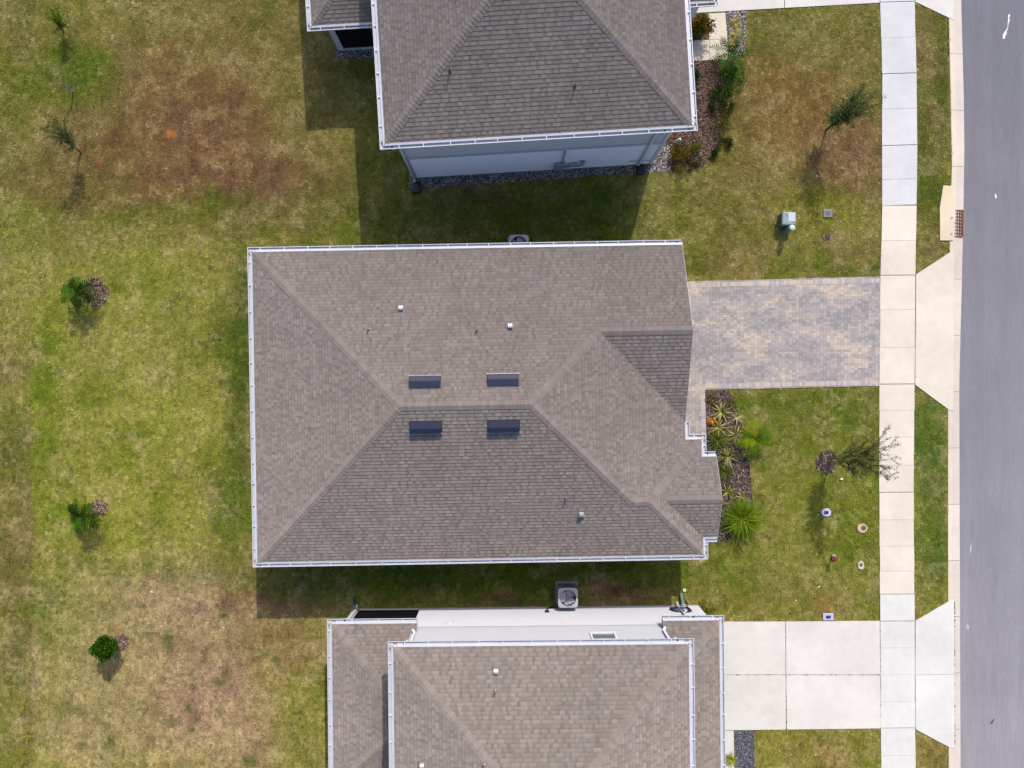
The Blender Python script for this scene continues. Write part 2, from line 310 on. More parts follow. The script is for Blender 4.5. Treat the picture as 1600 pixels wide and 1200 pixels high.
fcol[(np.abs(fc[:, 0]) > 24) | (np.abs(fc[:, 1]) > 19)] = np.array(C(122, 116, 62))*1.2
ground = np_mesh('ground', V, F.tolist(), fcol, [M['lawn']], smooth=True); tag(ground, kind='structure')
# ------------------------------------------------------------------ pavements
def slab(mb, poly, z0, z1, col): mb.prism(poly, z0, z1, col)
WARM = (244, 230, 213); WHITE = (242, 236, 229); COOL = (228, 226, 226)
JOINTS = [-900, -700, -500, -330, -170, -110, -55, 3, 59, 115, 170, 227, 280, 321, 376, 430, 484, 543, 600, 641, 683, 727, 769, 812, 853, 892, 928, 970, 1012, 1054, 1096, 1137, 1180, 1222, 1264, 1306, 1400, 1500, 1700, 1900]
WIDEJ = {3, 115, 227, 321, 430, 600, 769, 928, 970, 1137}
mb = MB()
for a, b in zip(JOINTS, JOINTS[1:]):
    col = COOL if b <= 321 else (WARM if b <= 928 else WHITE)
    col = C(*col, K*.93*random.uniform(.96, 1.02))
    ga = .5 if a in WIDEJ else .16; gb = .5 if b in WIDEJ else .16
    n = max(2, int((b-a)/30)+1)
    rows = [a+ga+(b-gb-a-ga)*i/(n-1) for i in range(n)]
    sk = -1.6 if b <= 321 else -.4
    L_ = [(interp(SWL, y)+random.uniform(-.3, .3), y-sk*.5) for y in rows]; R_ = [(interp(SWR, y)+random.uniform(-.3, .3), y+sk*.5) for y in rows]
    slab(mb, G(*(L_+R_[::-1])), -.12, .03+random.uniform(-.004, .004), col)
sw = mb.build('sidewalk', M['concrete']); tag(sw, kind='structure')
mb = MB(); mb.prism(sidewalk_poly, -.2, .004, C(80, 74, 60)); o = mb.build('joint_soil', M['sand']); tag(o, kind='structure')
# pavers
mb = MB(); mb.prism(DRIVE, -.1, .028); o = mb.build('driveway', M['paver']); tag(o, kind='structure')
mb = MB()                                     # row of border pavers standing along the grass edges
def soldier(p0, p1, w=.11):
    p0 = Vector(p0); p1 = Vector(p1); d = p1-p0; n = max(1, int(d.length/.105)); t = d/n; q = Vector((-t.y, t.x)).normalized()*.2
    for i in range(n):
        a_ = p0+t*i; b_ = a_+t*.95
        mb.prism([a_, b_, b_+q, a_+q], -.1, .034, C(*random.choice([(206, 188, 172), (188, 180, 180), (214, 194, 174), (178, 172, 178)])))
soldier(P(1376, 434.5), P(1060, 442.8)); soldier(P(1101, 607), P(1374, 600.8)); soldier(P(1103.5, 690), P(1101.5, 611))
o = mb.build('driveway_border', M['concrete']); tag(o, kind='structure')
def subpanels(name, polys, z, col, dj=.5):
    mb = MB()
    for p in polys: mb.prism(p, -.12, z+random.uniform(-.003, .003), C(*col, K*.9*random.uniform(.97, 1.02)))
    o = mb.build(name, M['concrete']); tag(o, kind='structure'); return o
subpanels('driveway', [G((1080, 971.5), (1226.7, 971), (1227.1, 1053.5), (1080, 1053.5)), G((1227.4, 971), (1374.2, 970), (1374.9, 1053.5), (1227.8, 1053.5)),
          G((1080, 1054.1), (1227.2, 1054.1), (1227.6, 1139.5), (1080, 1141)), G((1227.9, 1054.1), (1375.2, 1054.1), (1375.9, 1137.6), (1229, 1139.5))], .028, (243, 235, 226))
subpanels('driveway', [G((1080, 21), (1225, 12.7), (1223, -170), (1080, -160)), G((1226, 12.7), (1374, 4.5), (1372, -170), (1224, -170))], .028, (236, 230, 224))
subpanels('driveway_apron', [APRON_MAIN], .032, (245, 231, 212)); subpanels('driveway_apron', [G((1430, 970), (1483, 939), (1490, 937), (1490.5, 1053), (1429.8, 1054)), G((1429.8, 1054.6), (1490.5, 1053.6), (1490.5, 1169), (1483, 1167), (1430.5, 1139))], .032, (246, 241, 235))
subpanels('driveway_apron', [APRON_TOP], .032, (240, 234, 226))
subpanels('front_walk', [LOWWALK], .024, (238, 232, 226))
subpanels('front_walk', [G((1107, 21.5), (1133, 20), (1136.5, 61), (1108, 62)), G((1050, 65), (1107.5, 62.6), (1109, 94), (1050, 97)), G((1108, 62.6), (1136.6, 61.5), (1138, 92.5), (1109.6, 94))], .024, (240, 226, 208))
mb = MB()                                      # weeds and dirt packed in the driveway joints
for (x0, y0, x1, y1, n) in ((1227, 972, 1228.5, 1139, 50), (1150, 1053.8, 1374, 1053.8, 110), (1375, 972, 1376, 1138, 40), (1491, 940, 1491.5, 1168, 90), (1429.5, 430, 1429.2, 600, 14)):
    for i in range(n):
        t = random.random()**random.choice([1, 1.6]); x, y = P(x0+(x1-x0)*t, y0+(y1-y0)*t); r = random.uniform(.012, .045)
        for j in range(3):
            a_ = random.uniform(0, 6.28)
            mb.face([(x-r*.5, y, .02), (x+r*.5, y+r*.3, .02), (x+r*math.cos(a_), y+r*math.sin(a_), .02+random.uniform(.01, .035))], C(*random.choice([(60, 62, 40), (70, 58, 46), (82, 84, 44)])))
o = mb.build('joint_weeds', M['leaf']); tag(o, kind='stuff')
# kerb: flat back and a pan that falls to the road
mb = MB(); edges = list(range(-1500, 2700, 88))
for a, b in zip(edges, edges[1:]):
    n = 5; kf = K*.95*random.uniform(.95, 1.04); col = C(240, 221, 199, kf); col2 = C(228, 214, 200, kf)
    prev = None
    for i in range(n):
        py = a+.25+(b-a-.5)*i/(n-1); kb = interp(KBK, py); kr = interp(KRD, py); md = kb+(kr-kb)*.36
        ring = [(*P(kb, py), -.3), (*P(kb, py), .012), (*P(kb+1, py), .02), (*P(md-.6, py), .018), (*P(md+.6, py), -.004), (*P(kr, py), -.05), (*P(kr, py), -.3)]
        if prev:
            for k in range(6): mb.face([prev[k], ring[k], ring[k+1], prev[k+1]], col if k < 3 else col2)
        prev = ring
o = mb.build('kerb', M['concrete']); tag(o, kind='structure')
mb = MB()
for a, b in zip(edges, edges[1:]):
    p = [P(interp(KRD, a)-3, a), P(1765, a), P(1765, b), P(interp(KRD, b)-3, b)]
    mb.prism(p, -.35, -.055, C(162, 158, 165))
o = mb.build('road', M['asphalt']); tag(o, kind='structure')
mb = MB(); mb.prism(G((1765, -1500), (1795, -1500), (1795, 2700), (1765, 2700)), -.35, .02, C(226, 210, 192)); o = mb.build('kerb', M['concrete']); tag(o, kind='structure')
mb = MB()                                      # faint tyre polishing lines and sealed crack on the asphalt
def rough_patch(mb, cx, cy, rx, ry, z, col, n=22, seed=0, jag=.25):
    rr = random.Random(seed); mb.face([(cx+rx*math.cos(2*math.pi*i/n)*(1+rr.uniform(-jag, jag)), cy+ry*math.sin(2*math.pi*i/n)*(1+rr.uniform(-jag, jag)), z) for i in range(n)], col)
def splash(name, label, px, py, prof, col=(240, 238, 240), z=-.051, seed=0):      # ragged blot: (along, half width, sideways) in photo pixels
    rr = random.Random(seed); mb = MB(); L_ = []; R_ = []
    for t, w, o in prof:
        L_.append((px+o-w*rr.uniform(.6, 1.3), py+t)); R_.append((px+o+w*rr.uniform(.6, 1.3), py+t+rr.uniform(-.5, .5)))
    mb.face([(*P(*q), z) for q in L_+R_[::-1]], C(*col)); o = mb.build(name, M['plastic']); tag(o, label, 'paint splash' if 'paint' in name else 'stain')
splash('paint_splash', 'long dribbled white paint splash on the road near its top end', 1574, 40, [(-19, .4, 4), (-16, 1.7, 4), (-13, .7, 3), (-9, 1.4, 3.4), (-5, .6, 2.6), (0, .5, 2), (3, .4, 1.6), (6, 1.2, 0), (8, 1.0, -1), (10, 2.6, -2.4), (12, 1.6, -2.2), (14, 2.6, -3.4), (16, 1.5, -3.6), (18, 2.0, -4.6), (20, .6, -5)], seed=3)
splash('paint_splash', 'small white paint fleck on the road beside the storm drain grate', 1557, 306, [(-4, .3, 0), (-1, 1.2, 0), (2, 1.6, .3), (4, .4, .2)], seed=5)
splash('paint_splash', 'thin white streak on the road opposite the lower front lawn', 1518, 857, [(-8, .2, .8), (-3, .7, .4), (1, 1, 0), (5, .8, -.3), (8, .2, -.6)], (214, 210, 214), seed=9)
splash('road_smudge', 'pale round smudge on the road by the lower driveway apron', 1513, 980, [(-4, .8, 0), (-2, 2.4, 0), (1, 2.8, .2), (3, 1.8, .3), (4, .5, 0)], (196, 192, 198), seed=12)
splash('road_smudge', 'dark stain with two arms on the road opposite the lower driveway', 1552, 1128, [(-4, .5, 3), (-2, 1.4, 1.6), (0, 1.2, 0), (2, 2.2, -1), (4, .8, -2.4)], (82, 78, 84), seed=14)
# ------------------------------------------------------------------ beds
def sheet(name, poly, z, col, m): mb = MB(); mb.prism(poly, -.1, z, col); o = mb.build(name, m); return tag(o, kind='structure')
sheet('mulch_bed', BED_MAIN, .012, C(112, 92, 88), M['mulch']); sheet('mulch_bed', BED_TOP, .012, C(138, 108, 92), M['mulch']); sheet('mulch_bed', BED_NOOK, .012, C(80, 66, 60), M['mulch'])
for poly in (LOWGRAVEL, TOPGRAVEL, WALLGRAVEL, LANGRAVEL): sheet('gravel_bed', poly, .008, C(96, 92, 96), M['stone'])
def ring_poly(px, py, rx, ry, seed):
    rr = random.Random(seed); return G(*[(px+rx*rr.uniform(.72, 1.15)*math.cos(2*math.pi*i/20), py+ry*rr.uniform(.72, 1.15)*math.sin(2*math.pi*i/20)) for i in range(20)])
RPOLY = [ring_poly(*r, i) for i, r in enumerate(RINGS)]
for p, c in zip(RPOLY, ((134, 108, 92), (134, 104, 84), (110, 94, 88), (96, 78, 76))): sheet('mulch_bed', p, .02, C(*c), M['mulch'])
def scatter(name, pts, z, V0, F0, smin, smax, pal, m, tilt=.5, flat=1., wts=None):
    n = len(pts); V0 = np.asarray(V0, float); s = RNG.uniform(smin, smax, n); az = RNG.uniform(0, 6.283, n)
    tx = RNG.normal(0, tilt, n); ty = RNG.normal(0, tilt, n)
    v = V0[None]*s[:, None, None]*RNG.uniform(.7, 1.3, (n, 1, 3))
    X = v[..., 0]; Y = v[..., 1]; Z = v[..., 2]*flat
    Y, Z = Y*np.cos(tx)[:, None]-Z*np.sin(tx)[:, None], Y*np.sin(tx)[:, None]+Z*np.cos(tx)[:, None]
    X, Z = X*np.cos(ty)[:, None]+Z*np.sin(ty)[:, None], -X*np.sin(ty)[:, None]+Z*np.cos(ty)[:, None]
    X, Y = X*np.cos(az)[:, None]-Y*np.sin(az)[:, None], X*np.sin(az)[:, None]+Y*np.cos(az)[:, None]
    W = np.stack([X+pts[:, 0:1], Y+pts[:, 1:2], Z+(z if np.isscalar(z) else z[:, None])], -1).reshape(-1, 3)
    F = np.concatenate([np.asarray(F0)[None]+(np.arange(n)*len(V0))[:, None, None]], 0).reshape(-1, len(F0[0]))
    pal = np.array([C(*c) for c in pal]); ci = RNG.choice(len(pal), n, p=wts); c = np.repeat(pal[ci]*RNG.uniform(.8, 1.2, (n, 1)), len(F0), 0)
    o = np_mesh(name, W, F.tolist(), c, [m]); return tag(o, kind='stuff')
def fill(poly, dens):
    p = np.array(poly); lo = p.min(0); hi = p.max(0); n = int((hi-lo).prod()*dens); q = RNG.uniform(lo, hi, (n, 2)); return q[inside(q[:, 0], q[:, 1], poly)]
OCT = [(1, 0, 0), (-1, .1, 0), (.1, 1, 0), (0, -1, .1), (.1, 0, .8), (0, 0, -.8)]
OCTF = [(0, 2, 4), (2, 1, 4), (1, 3, 4), (3, 0, 4), (2, 0, 5), (1, 2, 5), (3, 1, 5), (0, 3, 5)]
CHIP = [(-1, -.28, 0), (1, -.2, 0), (1.1, .2, .1), (-.9, .3, .1)]
CHIPF = [(0, 1, 2, 3)]
scatter('mulch', np.concatenate([fill(BED_MAIN, 420)]+[fill(RPOLY[3], 500)]), .02, CHIP, CHIPF, .03, .09, [(132, 110, 106), (100, 82, 78), (160, 142, 134), (80, 64, 62), (184, 166, 148)], M['mulch'])
scatter('mulch', np.concatenate([fill(BED_TOP, 420), fill(BED_NOOK, 300)]), .02, CHIP, CHIPF, .03, .09, [(160, 128, 110), (126, 98, 84), (190, 160, 142), (98, 76, 66), (172, 140, 120)], M['mulch'])
scatter('mulch', np.concatenate([fill(p, 420) for p in RPOLY[:3]]), .03, CHIP, CHIPF, .03, .08, [(150, 122, 104), (178, 150, 128), (110, 84, 70), (196, 172, 150), (84, 66, 58)], M['mulch'])
scatter('gravel', fill(LOWGRAVEL, 900), .015, OCT, OCTF, .014, .04, [(120, 122, 134), (88, 90, 100), (150, 150, 160), (70, 70, 80)], M['stone'])
scatter('gravel', np.concatenate([fill(TOPGRAVEL, 700), fill(WALLGRAVEL, 520), fill(LANGRAVEL, 500)]), .015, OCT, OCTF, .016, .05, [(186, 180, 180), (146, 140, 142), (222, 216, 210), (104, 98, 100), (178, 164, 150)], M['stone'])
# ------------------------------------------------------------------ grass blades
NT = 300000
q = RNG.uniform((-23.5, -17.6), (19.2, 17.6), (NT, 2))
keep = np.ones(NT, bool)
for poly in [sidewalk_poly, kerb_road_poly, DRIVE, APRON_MAIN, APRON_LOW, APRON_TOP, LOWDRIVE, LOWWALK, LOWGRAVEL, TOPDRIVE, TOPWALK, TOPGRAVEL, BED_MAIN, BED_TOP, BED_NOOK, INLET]+RPOLY:
    keep &= ~inside(q[:, 0], q[:, 1], poly)
for poly in (WALLGRAVEL, LANGRAVEL): keep &= ~(inside(q[:, 0], q[:, 1], poly) & (RNG.random(NT) < .93))
for poly in ([(-9.9, -6.6), (7.2, -6.6), (7.2, 5.1), (-9.9, 5.1)],): keep &= ~inside(q[:, 0], q[:, 1], poly)
for px, py, r in ((1347, 825, 7), (1345, 882, 5), (1293, 333, 7), (1292, 370, 6), (1290, 801, 7), (1293, 963, 8), (1225, 346, 11)):
    x, y = P(px, py); keep &= ((q[:, 0]-x)**2+(q[:, 1]-y)**2) > (r/36)**2
q = q[keep]; n = len(q)
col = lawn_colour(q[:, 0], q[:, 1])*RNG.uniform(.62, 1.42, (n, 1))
hz = ground_z(q[:, 0], q[:, 1])
BL = np.array([(-.3, 0, 0), (.3, 0, 0), (.25, 1.0, .75), (.2, -.2, 0), (-.1, .25, 0), (-1.0, -.2, .8), (0, .3, 0), (-.1, -.3, 0), (.8, -.75, .65)])
s = RNG.uniform(.028, .07, n); big = RNG.random(n) < .2; s[big] *= 1.35; col[big] *= RNG.uniform(.7, 1.2, (int(big.sum()), 1)); az = RNG.uniform(0, 6.283, n)
X = BL[None, :, 0]*s[:, None]; Y = BL[None, :, 1]*s[:, None]; Z = BL[None, :, 2]*s[:, None]*.75
W = np.stack([X*np.cos(az)[:, None]-Y*np.sin(az)[:, None]+q[:, :1], X*np.sin(az)[:, None]+Y*np.cos(az)[:, None]+q[:, 1:], Z+hz[:, None]], -1).reshape(-1, 3)
F = np.arange(n*9).reshape(-1, 3)
fcg = np.repeat(col, 3, 0)*RNG.uniform(.85, 1.15, (n*3, 1))
o = np_mesh('grass', W, F.tolist(), fcg, [M['blade']]); tag(o, kind='stuff')
del W, F, fcg, q, col
# ------------------------------------------------------------------ roofs
PITCH = .4167
SH = (151, 139, 132)
def clip(poly, f):                        # keep f(p) >= 0
    out = []; n = len(poly)
    for i in range(n):
        a = poly[i]; b = poly[(i+1) % n]; fa = f(a); fb = f(b)
        if fa >= 0: out.append(a)
        if (fa >= 0) != (fb >= 0):
            t = fa/(fa-fb); out.append((a[0]+(b[0]-a[0])*t, a[1]+(b[1]-a[1])*t))
    return out
class Plane:                              # falls towards d; eave line p.d = c at height e
    def __init__(s, d, c, e, p=PITCH): s.d = d; s.c = c; s.e = e; s.p = p
    def S(s, q): return s.c-q[0]*s.d[0]-q[1]*s.d[1]
    def z(s, x, y): return s.e+s.p*s.S((x, y))
SHB = np.array(C(*SH, .415))
def tone(rr):
    t = rr.random(); v = rr.uniform(.88, .95) if t < .22 else (rr.uniform(1.05, 1.12) if t > .8 else rr.uniform(.95, 1.05))
    w = rr.uniform(-.02, .02); return tuple(SHB*v*np.array([1+w, 1, 1-w]))
def shingles(mb, poly, pl, seed=0, ds=.134):
    rr = random.Random(seed); d = pl.d; u = (-d[1], d[0])
    U = lambda q: q[0]*u[0]+q[1]*u[1]
    mb.face([(x, y, pl.z(x, y)-.006) for x, y in poly], tuple(SHB*.6))
    smin = min(pl.S(q) for q in poly); smax = max(pl.S(q) for q in poly)
    for k in range(int(math.floor(smin/ds)), int(math.ceil(smax/ds))):
        s0 = k*ds; s1 = s0+ds
        row = clip(clip(poly, lambda q: pl.S(q)-s0), lambda q: s1-pl.S(q))
        if len(row) < 3: continue
        u0 = min(U(q) for q in row); u1 = max(U(q) for q in row)
        if u1-u0 < .01: continue
        x = u0-rr.uniform(0, .2); gap = rr.random() < .5
        while x < u1:
            gap = not gap; w = rr.uniform(.05, .15) if gap else rr.uniform(.11, .27); a = max(x, u0); b = x+w; x = b
            t = clip(clip(row, lambda q: U(q)-a), lambda q: b-U(q))
            if len(t) < 3: continue
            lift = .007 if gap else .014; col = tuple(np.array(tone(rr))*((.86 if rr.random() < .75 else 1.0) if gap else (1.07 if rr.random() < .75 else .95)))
            pts = [(q[0], q[1], pl.z(*q)+lift*(1-(pl.S(q)-s0)/ds)+.001) for q in t]
            ar = sum(t[i][0]*t[(i+1) % len(t)][1]-t[(i+1) % len(t)][0]*t[i][1] for i in range(len(t)))
            if abs(ar) < 1e-5: continue
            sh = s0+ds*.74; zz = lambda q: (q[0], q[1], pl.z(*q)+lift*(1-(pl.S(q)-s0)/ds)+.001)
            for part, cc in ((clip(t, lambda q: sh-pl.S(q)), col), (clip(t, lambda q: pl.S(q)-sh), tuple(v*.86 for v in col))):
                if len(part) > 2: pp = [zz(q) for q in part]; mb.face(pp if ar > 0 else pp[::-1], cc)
            lo = [p for p, q in zip(pts, t) if abs(pl.S(q)-s0) < 1e-6]
            if len(lo) == 2: mb.face([lo[0], lo[1], (lo[1][0], lo[1][1], lo[1][2]-lift-.012), (lo[0][0], lo[0][1], lo[0][2]-lift-.012)], tuple(np.array(col)*.7))
def caps(mb, A, B, p1, p2, seed=0, w=.16, step=.14):      # overlapping cap shingles from low A to high B
    rr = random.Random(seed); A = Vector(A); B = Vector(B); d = B-A; L_ = d.length; d /= L_; n = Vector((-d.y, d.x))
    zf = lambda v: min(p1.z(*v), p2.z(*v))
    t = 0
    while t < L_-.02:
        a = A+d*t; b = A+d*min(t+.2, L_); t += step; col = tuple(np.array(tone(rr))*1.05)
        P_ = [(*(a-n*w), zf(a-n*w)+.024), (*a, zf(a)+.032), (*(a+n*w), zf(a+n*w)+.024), (*(b-n*w), zf(b-n*w)+.008), (*b, zf(b)+.012), (*(b+n*w), zf(b+n*w)+.008)]
        lo = [(p[0], p[1], p[2]-.022) for p in P_[:3]]
        mb.raw(P_+lo+[(P_[3][0], P_[3][1], P_[3][2]-.02), (P_[5][0], P_[5][1], P_[5][2]-.02)],
               [(0, 1, 4, 3), (1, 2, 5, 4), (6, 7, 1, 0), (7, 8, 2, 1), (0, 3, 9, 6), (2, 8, 10, 5)], col)
def hip_block(mb, cp, x0, x1, y0, y1, e, seed, full=True):
    W = Plane((-1, 0), -x0, e); E = Plane((1, 0), x1, e); S = Plane((0, -1), -y0, e); N = Plane((0, 1), y1, e)
    w = x1-x0; h = y1-y0
    if w <= h: a = (x0+w/2, y0+w/2); b = (x0+w/2, y1-w/2)
    else: a = (x0+h/2, y0+h/2); b = (x1-h/2, y0+h/2)
    sw_, se, ne, nw = (x0, y0), (x1, y0), (x1, y1), (x0, y1)
    if w <= h: polys = ((W, [sw_, a, b, nw]), (E, [se, ne, b, a]), (S, [sw_, se, a]), (N, [ne, nw, b]))
    else: polys = ((W, [sw_, a, nw]), (E, [se, ne, b]), (S, [sw_, se, b, a]), (N, [ne, nw, a, b]))
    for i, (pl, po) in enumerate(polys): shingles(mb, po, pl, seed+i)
    for i, (A, B, p1, p2) in enumerate(((sw_, a, W, S), (se, a if w <= h else b, E, S), (ne, b, E, N), (nw, b if w <= h else a, W, N), (a, b, W if w <= h else S, E if w <= h else N))):
        if math.dist(A, B) > .1: caps(cp, A, B, p1, p2, seed+i)
    return W, E, S, N
def gutter(mb, path, e, closed=False):    # roof on the left of the path, trough hung outside it
    prof = [(-.055, .004), (0, -.13), (.095, -.13), (.138, -.015), (.145, .014), (.116, .014), (.112, -.04), (.03, -.04), (.024, .026), (-.053, .042)]
    pts = [Vector(p) for p in path]; n = len(pts); rings = []
    for i, p in enumerate(pts):
        d0 = (pts[i]-pts[i-1]).normalized() if i else None; d1 = (pts[i+1]-pts[i]).normalized() if i < n-1 else None
        if d0 is None: d0 = d1
        if d1 is None: d1 = d0
        n0 = Vector((d0.y, -d0.x)); n1 = Vector((d1.y, -d1.x)); m = (n0+n1); m = m/(m.dot(n0)) if m.dot(n0) else n0
        rings.append([(p.x+m.x*o, p.y+m.y*o, e+z) for o, z in prof])
    k = len(prof)
    for i in range(n-1):
        for j in range(k):
            a, b = rings[i], rings[i+1]; mb.face([a[j], a[(j+1) % k], b[(j+1) % k], b[j]], C(228, 229, 238, .34))
    for r in (rings[0], rings[-1]): mb.face(r[1:9], C(228, 229, 238, .34))
    rr = random.Random(n*7+int(pts[0].x*10))
    for i in range(n-1):
        L_ = (pts[i+1]-pts[i]).length; d = (pts[i+1]-pts[i])/L_; o = Vector((d.y, -d.x)); t = rr.uniform(.3, .7)
        while t < L_-.15:
            p = pts[i]+d*t; a = p-d*.015; b = p+d*.015
            mb.raw([(*a, e+.028), (*b, e+.028), (*(b+o*.13), e+.018), (*(a+o*.13), e+.018), (*a, e-.004), (*b, e-.004), (*(b+o*.13), e-.004), (*(a+o*.13), e-.004)],
                   [(0, 1, 2, 3), (4, 7, 6, 5), (0, 4, 5, 1), (2, 6, 7, 3), (0, 3, 7, 4), (1, 5, 6, 2)], C(244, 244, 248)); t += rr.uniform(.75, 1.05)
def outlet(mb, x, y, e): mb.lathe(x, y, [(.04, e-.039), (.04, e-.034)], 8, C(20, 20, 24))
def eave_board(mb, poly, e):              # fascia and soffit under the roof edge, poly counter-clockwise
    mb.prism(poly, e-.2, e-.012, C(226, 226, 230))
def gooseneck(parent, x, y, z, s=1., rot=0., name='roof_vent'):    # hooded metal exhaust on the roof
    mb = MB(); c = C(226, 228, 232)
    T = lambda v: (x+v[0]*math.cos(rot)-v[1]*math.sin(rot), y+v[0]*math.sin(rot)+v[1]*math.cos(rot), z+v[2])
    mb.box(-.16*s, .16*s, -.16*s, .2*s, -.03, .016, C(176, 172, 172), T=T)
    prof = [(-.10, .0), (-.10, .15), (-.06, .2), (.03, .2), (.1, .16), (.13, .08), (.13, .05)]
    n = len(prof); vs = [T((sx*.095*s, -a*s, b*s)) for sx in (-1, 1) for a, b in prof]
    fs = [(i, i+1, n+i+1, n+i) for i in range(n-1)]+[tuple(range(n)), tuple(reversed(range(n, 2*n)))]
    mb.raw(vs, fs, c); return mb.build(name, M['galv'], parent)
def pipe(parent, x, y, z, h=.24, r=.03, col=(176, 174, 176)):
    mb = MB(); mb.lathe(x, y, [(.06, z-.02), (.055, z+.02), (.04, z+.04), (r, z+.05), (r, z+h), (r*.7, z+h), (r*.7, z+h-.05)], 12, C(*col)); return mb.build('vent_pipe', M['galv'], parent)
def ridge_vent(parent, x, y, pl):         # low black off-ridge ventilator with a louvred front
    dn = Vector((pl.d[0], pl.d[1], -pl.p)).normalized(); nrm = Vector((pl.d[0]*pl.p, pl.d[1]*pl.p, 1)).normalized(); u = nrm.cross(dn); o = Vector((x, y, pl.z(x, y)+.012))
    T = lambda v: tuple(o+u*v[0]+dn*v[1]+nrm*v[2])
    mb = MB(); w = .56; blk = C(44, 52, 76, .32)
    mb.box(-w-.03, w+.03, -.27, .24, 0, .012, C(70, 74, 88, .3), T=T)
    prof = [(-.24, .012), (-.235, .03), (-.03, .125), (.0, .135), (.19, .13), (.205, .115), (.205, .04)]; n = len(prof)
    vs = [T((s*w, a, b)) for s in (-1, 1) for a, b in prof]
    mb.raw(vs, [(i, n+i, n+i+1, i+1) for i in range(n-1)]+[tuple(range(n)), tuple(reversed(range(n, 2*n)))], blk)
    ob = mb.build('roof_vent', M['black'], parent)
    m2 = MB(); m2.box(-w-.03, w+.03, .207, .255, .012, .06, C(150, 152, 170), T=T); m2.box(-w, w, .206, .224, .105, .118, C(160, 164, 182), T=T)
    for i in range(-1, 2): m2.box(i*.34-.05, i*.34+.05, .209, .262, .03, .075, C(26, 26, 30), T=T)
    m2.build('vent_louvre', M['white'], ob); return ob
def roof_point(px, py, root, pl):         # a photo pixel on a roof plane, in the house's own frame
    z = pl.e; cs, sn = math.cos(root.rotation_euler.z), math.sin(root.rotation_euler.z)
    for _ in range(12):
        x, y = P(px, py, z); x -= root.location.x; y -= root.location.y; lx, ly = x*cs+y*sn, -x*sn+y*cs; z = pl.z(lx, ly)
    return lx, ly, z
def window(parent, x0, x1, z0, z1, y, face, grid=1):     # wall plane y (axis 'y') or x (axis 'x'); face = outward sign
    ax, sg = face; mb = MB(); g = MB(); f = .07
    def bx(m_, a0, a1, d0, d1, c0, c1, col):
        d0, d1 = sorted((y+sg*d0, y+sg*d1))
        if ax == 'y': m_.box(a0, a1, d0, d1, c0, c1, col)
        else: m_.box(d0, d1, a0, a1, c0, c1, col)
    W_ = C(238, 238, 242)
    bx(mb, x0-f, x0, -.02, .05, z0-f, z1+f, W_); bx(mb, x1, x1+f, -.02, .05, z0-f, z1+f, W_); bx(mb, x0, x1, -.02, .05, z1, z1+f, W_); bx(mb, x0, x1, -.02, .06, z0-f, z0, W_)
    bx(mb, x0, x1, -.02, .03, (z0+z1)/2-.02, (z0+z1)/2+.02, W_)
    fr = mb.build('window', M['white'], parent); bx(g, x0, x1, -.02, .012, z0, z1, C(120, 128, 136)); g.build('pane', M['glass'], fr); return fr  # pane colour lightened to stand in for reflected sky
# ================================================================== the middle house (one storey)
e = 2.75
hm = thing('house', 'wide single storey house in the middle with four black vents beside its roof ridge', 'house', (0, 0, 0), R(1.0))
X0, XE, XS, XG, XF = -10.22, 6.85, 7.49, 6.82, 8.03
YN, YS, YM = 5.44, -6.92, -.74; YR = 1.91; YB = -2.26; YC = -4.59
pN = Plane((0, 1), YN, e); pW = Plane((-1, 0), -X0, e); pS = Plane((0, -1), -YS, e); pE = Plane((1, 0), XE, e)
pG = Plane((0, -1), -(YR-(YN-YR)), e); pBN = Plane((0, 1), YB, e); pBE = Plane((1, 0), XS, e)
pFN = Plane((0, 1), YC+1.645, e); pFS = Plane((0, -1), -(YC-1.645), e)
R1 = (X0+6.18, YM); R2 = (XE-6.18, YM); HG = (XE-(YN-YR), YR); VS = (XE-(YB-YC), YC); PK = (XS-(YB-YC), YC); GF = (XS-1.645, YC)
mb = MB(); cp = MB()
for i, (pl, po) in enumerate(((pN, [(X0, YN), (X0+YN-YR, YR), (XG, YR), (XG, YN)]), (pN, [(X0+YN-YR, YR), R1, R2, HG]), (pW, [(X0, YS), R1, (X0, YN)]),
        (pS, [(X0, YS), (XS, YS), PK, (X0+YC-YS, YC)]), (pS, [(X0+YC-YS, YC), VS, R2, R1]), (pE, [R2, VS, (XE, YB), (XE, YR-(YN-YR)), HG]), (pG, [HG, (XG, pG.S((0, 0))*0+YR-(YN-YR)), (XG, YR)]),
        (pBN, [VS, PK, (XS, YB), (XE, YB)]), (pBE, [PK, GF, (XS, YC+1.645), (XS, YB)]), (pBE, [PK, (XS, YS), (XS, YC-1.645), GF]),
        (pFN, [GF, (XF, YC), (XF, YC+1.645), (XS, YC+1.645)]), (pFS, [GF, (XS, YC-1.645), (XF, YC-1.645), (XF, YC)]))):
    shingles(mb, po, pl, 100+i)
roof = mb.build('roof', M['shingle'], hm)
for i, (A, B, a, b) in enumerate((((X0, YN), R1, pN, pW), ((X0, YS), R1, pS, pW), (R1, R2, pN, pS), (HG, R2, pN, pE), (VS, R2, pS, pE), ((XG, YR), HG, pN, pG), ((XS, YS), PK, pS, pBE), ((XS, YB), PK, pBN, pBE), (PK, VS, pS, pBN), ((XF, YC), GF, pFN, pFS))):
    caps(cp, A, B, a, b, 200+i)
cp.build('ridge_cap', M['shingle'], roof)
for px, py, pl in ((664, 597, pN), (786, 594, pN), (665.5, 668, pS), (787, 666, pS)):
    x, y, _ = roof_point(px, py, hm, pl); ridge_vent(roof, x, y, pl)
for px, py, pl in ((627, 482, pN), (797, 510, pN), (908, 803, pS)):
    x, y, z = roof_point(px, py, hm, pl); gooseneck(roof, x, y, z, .85, 0 if pl is pS else math.pi)
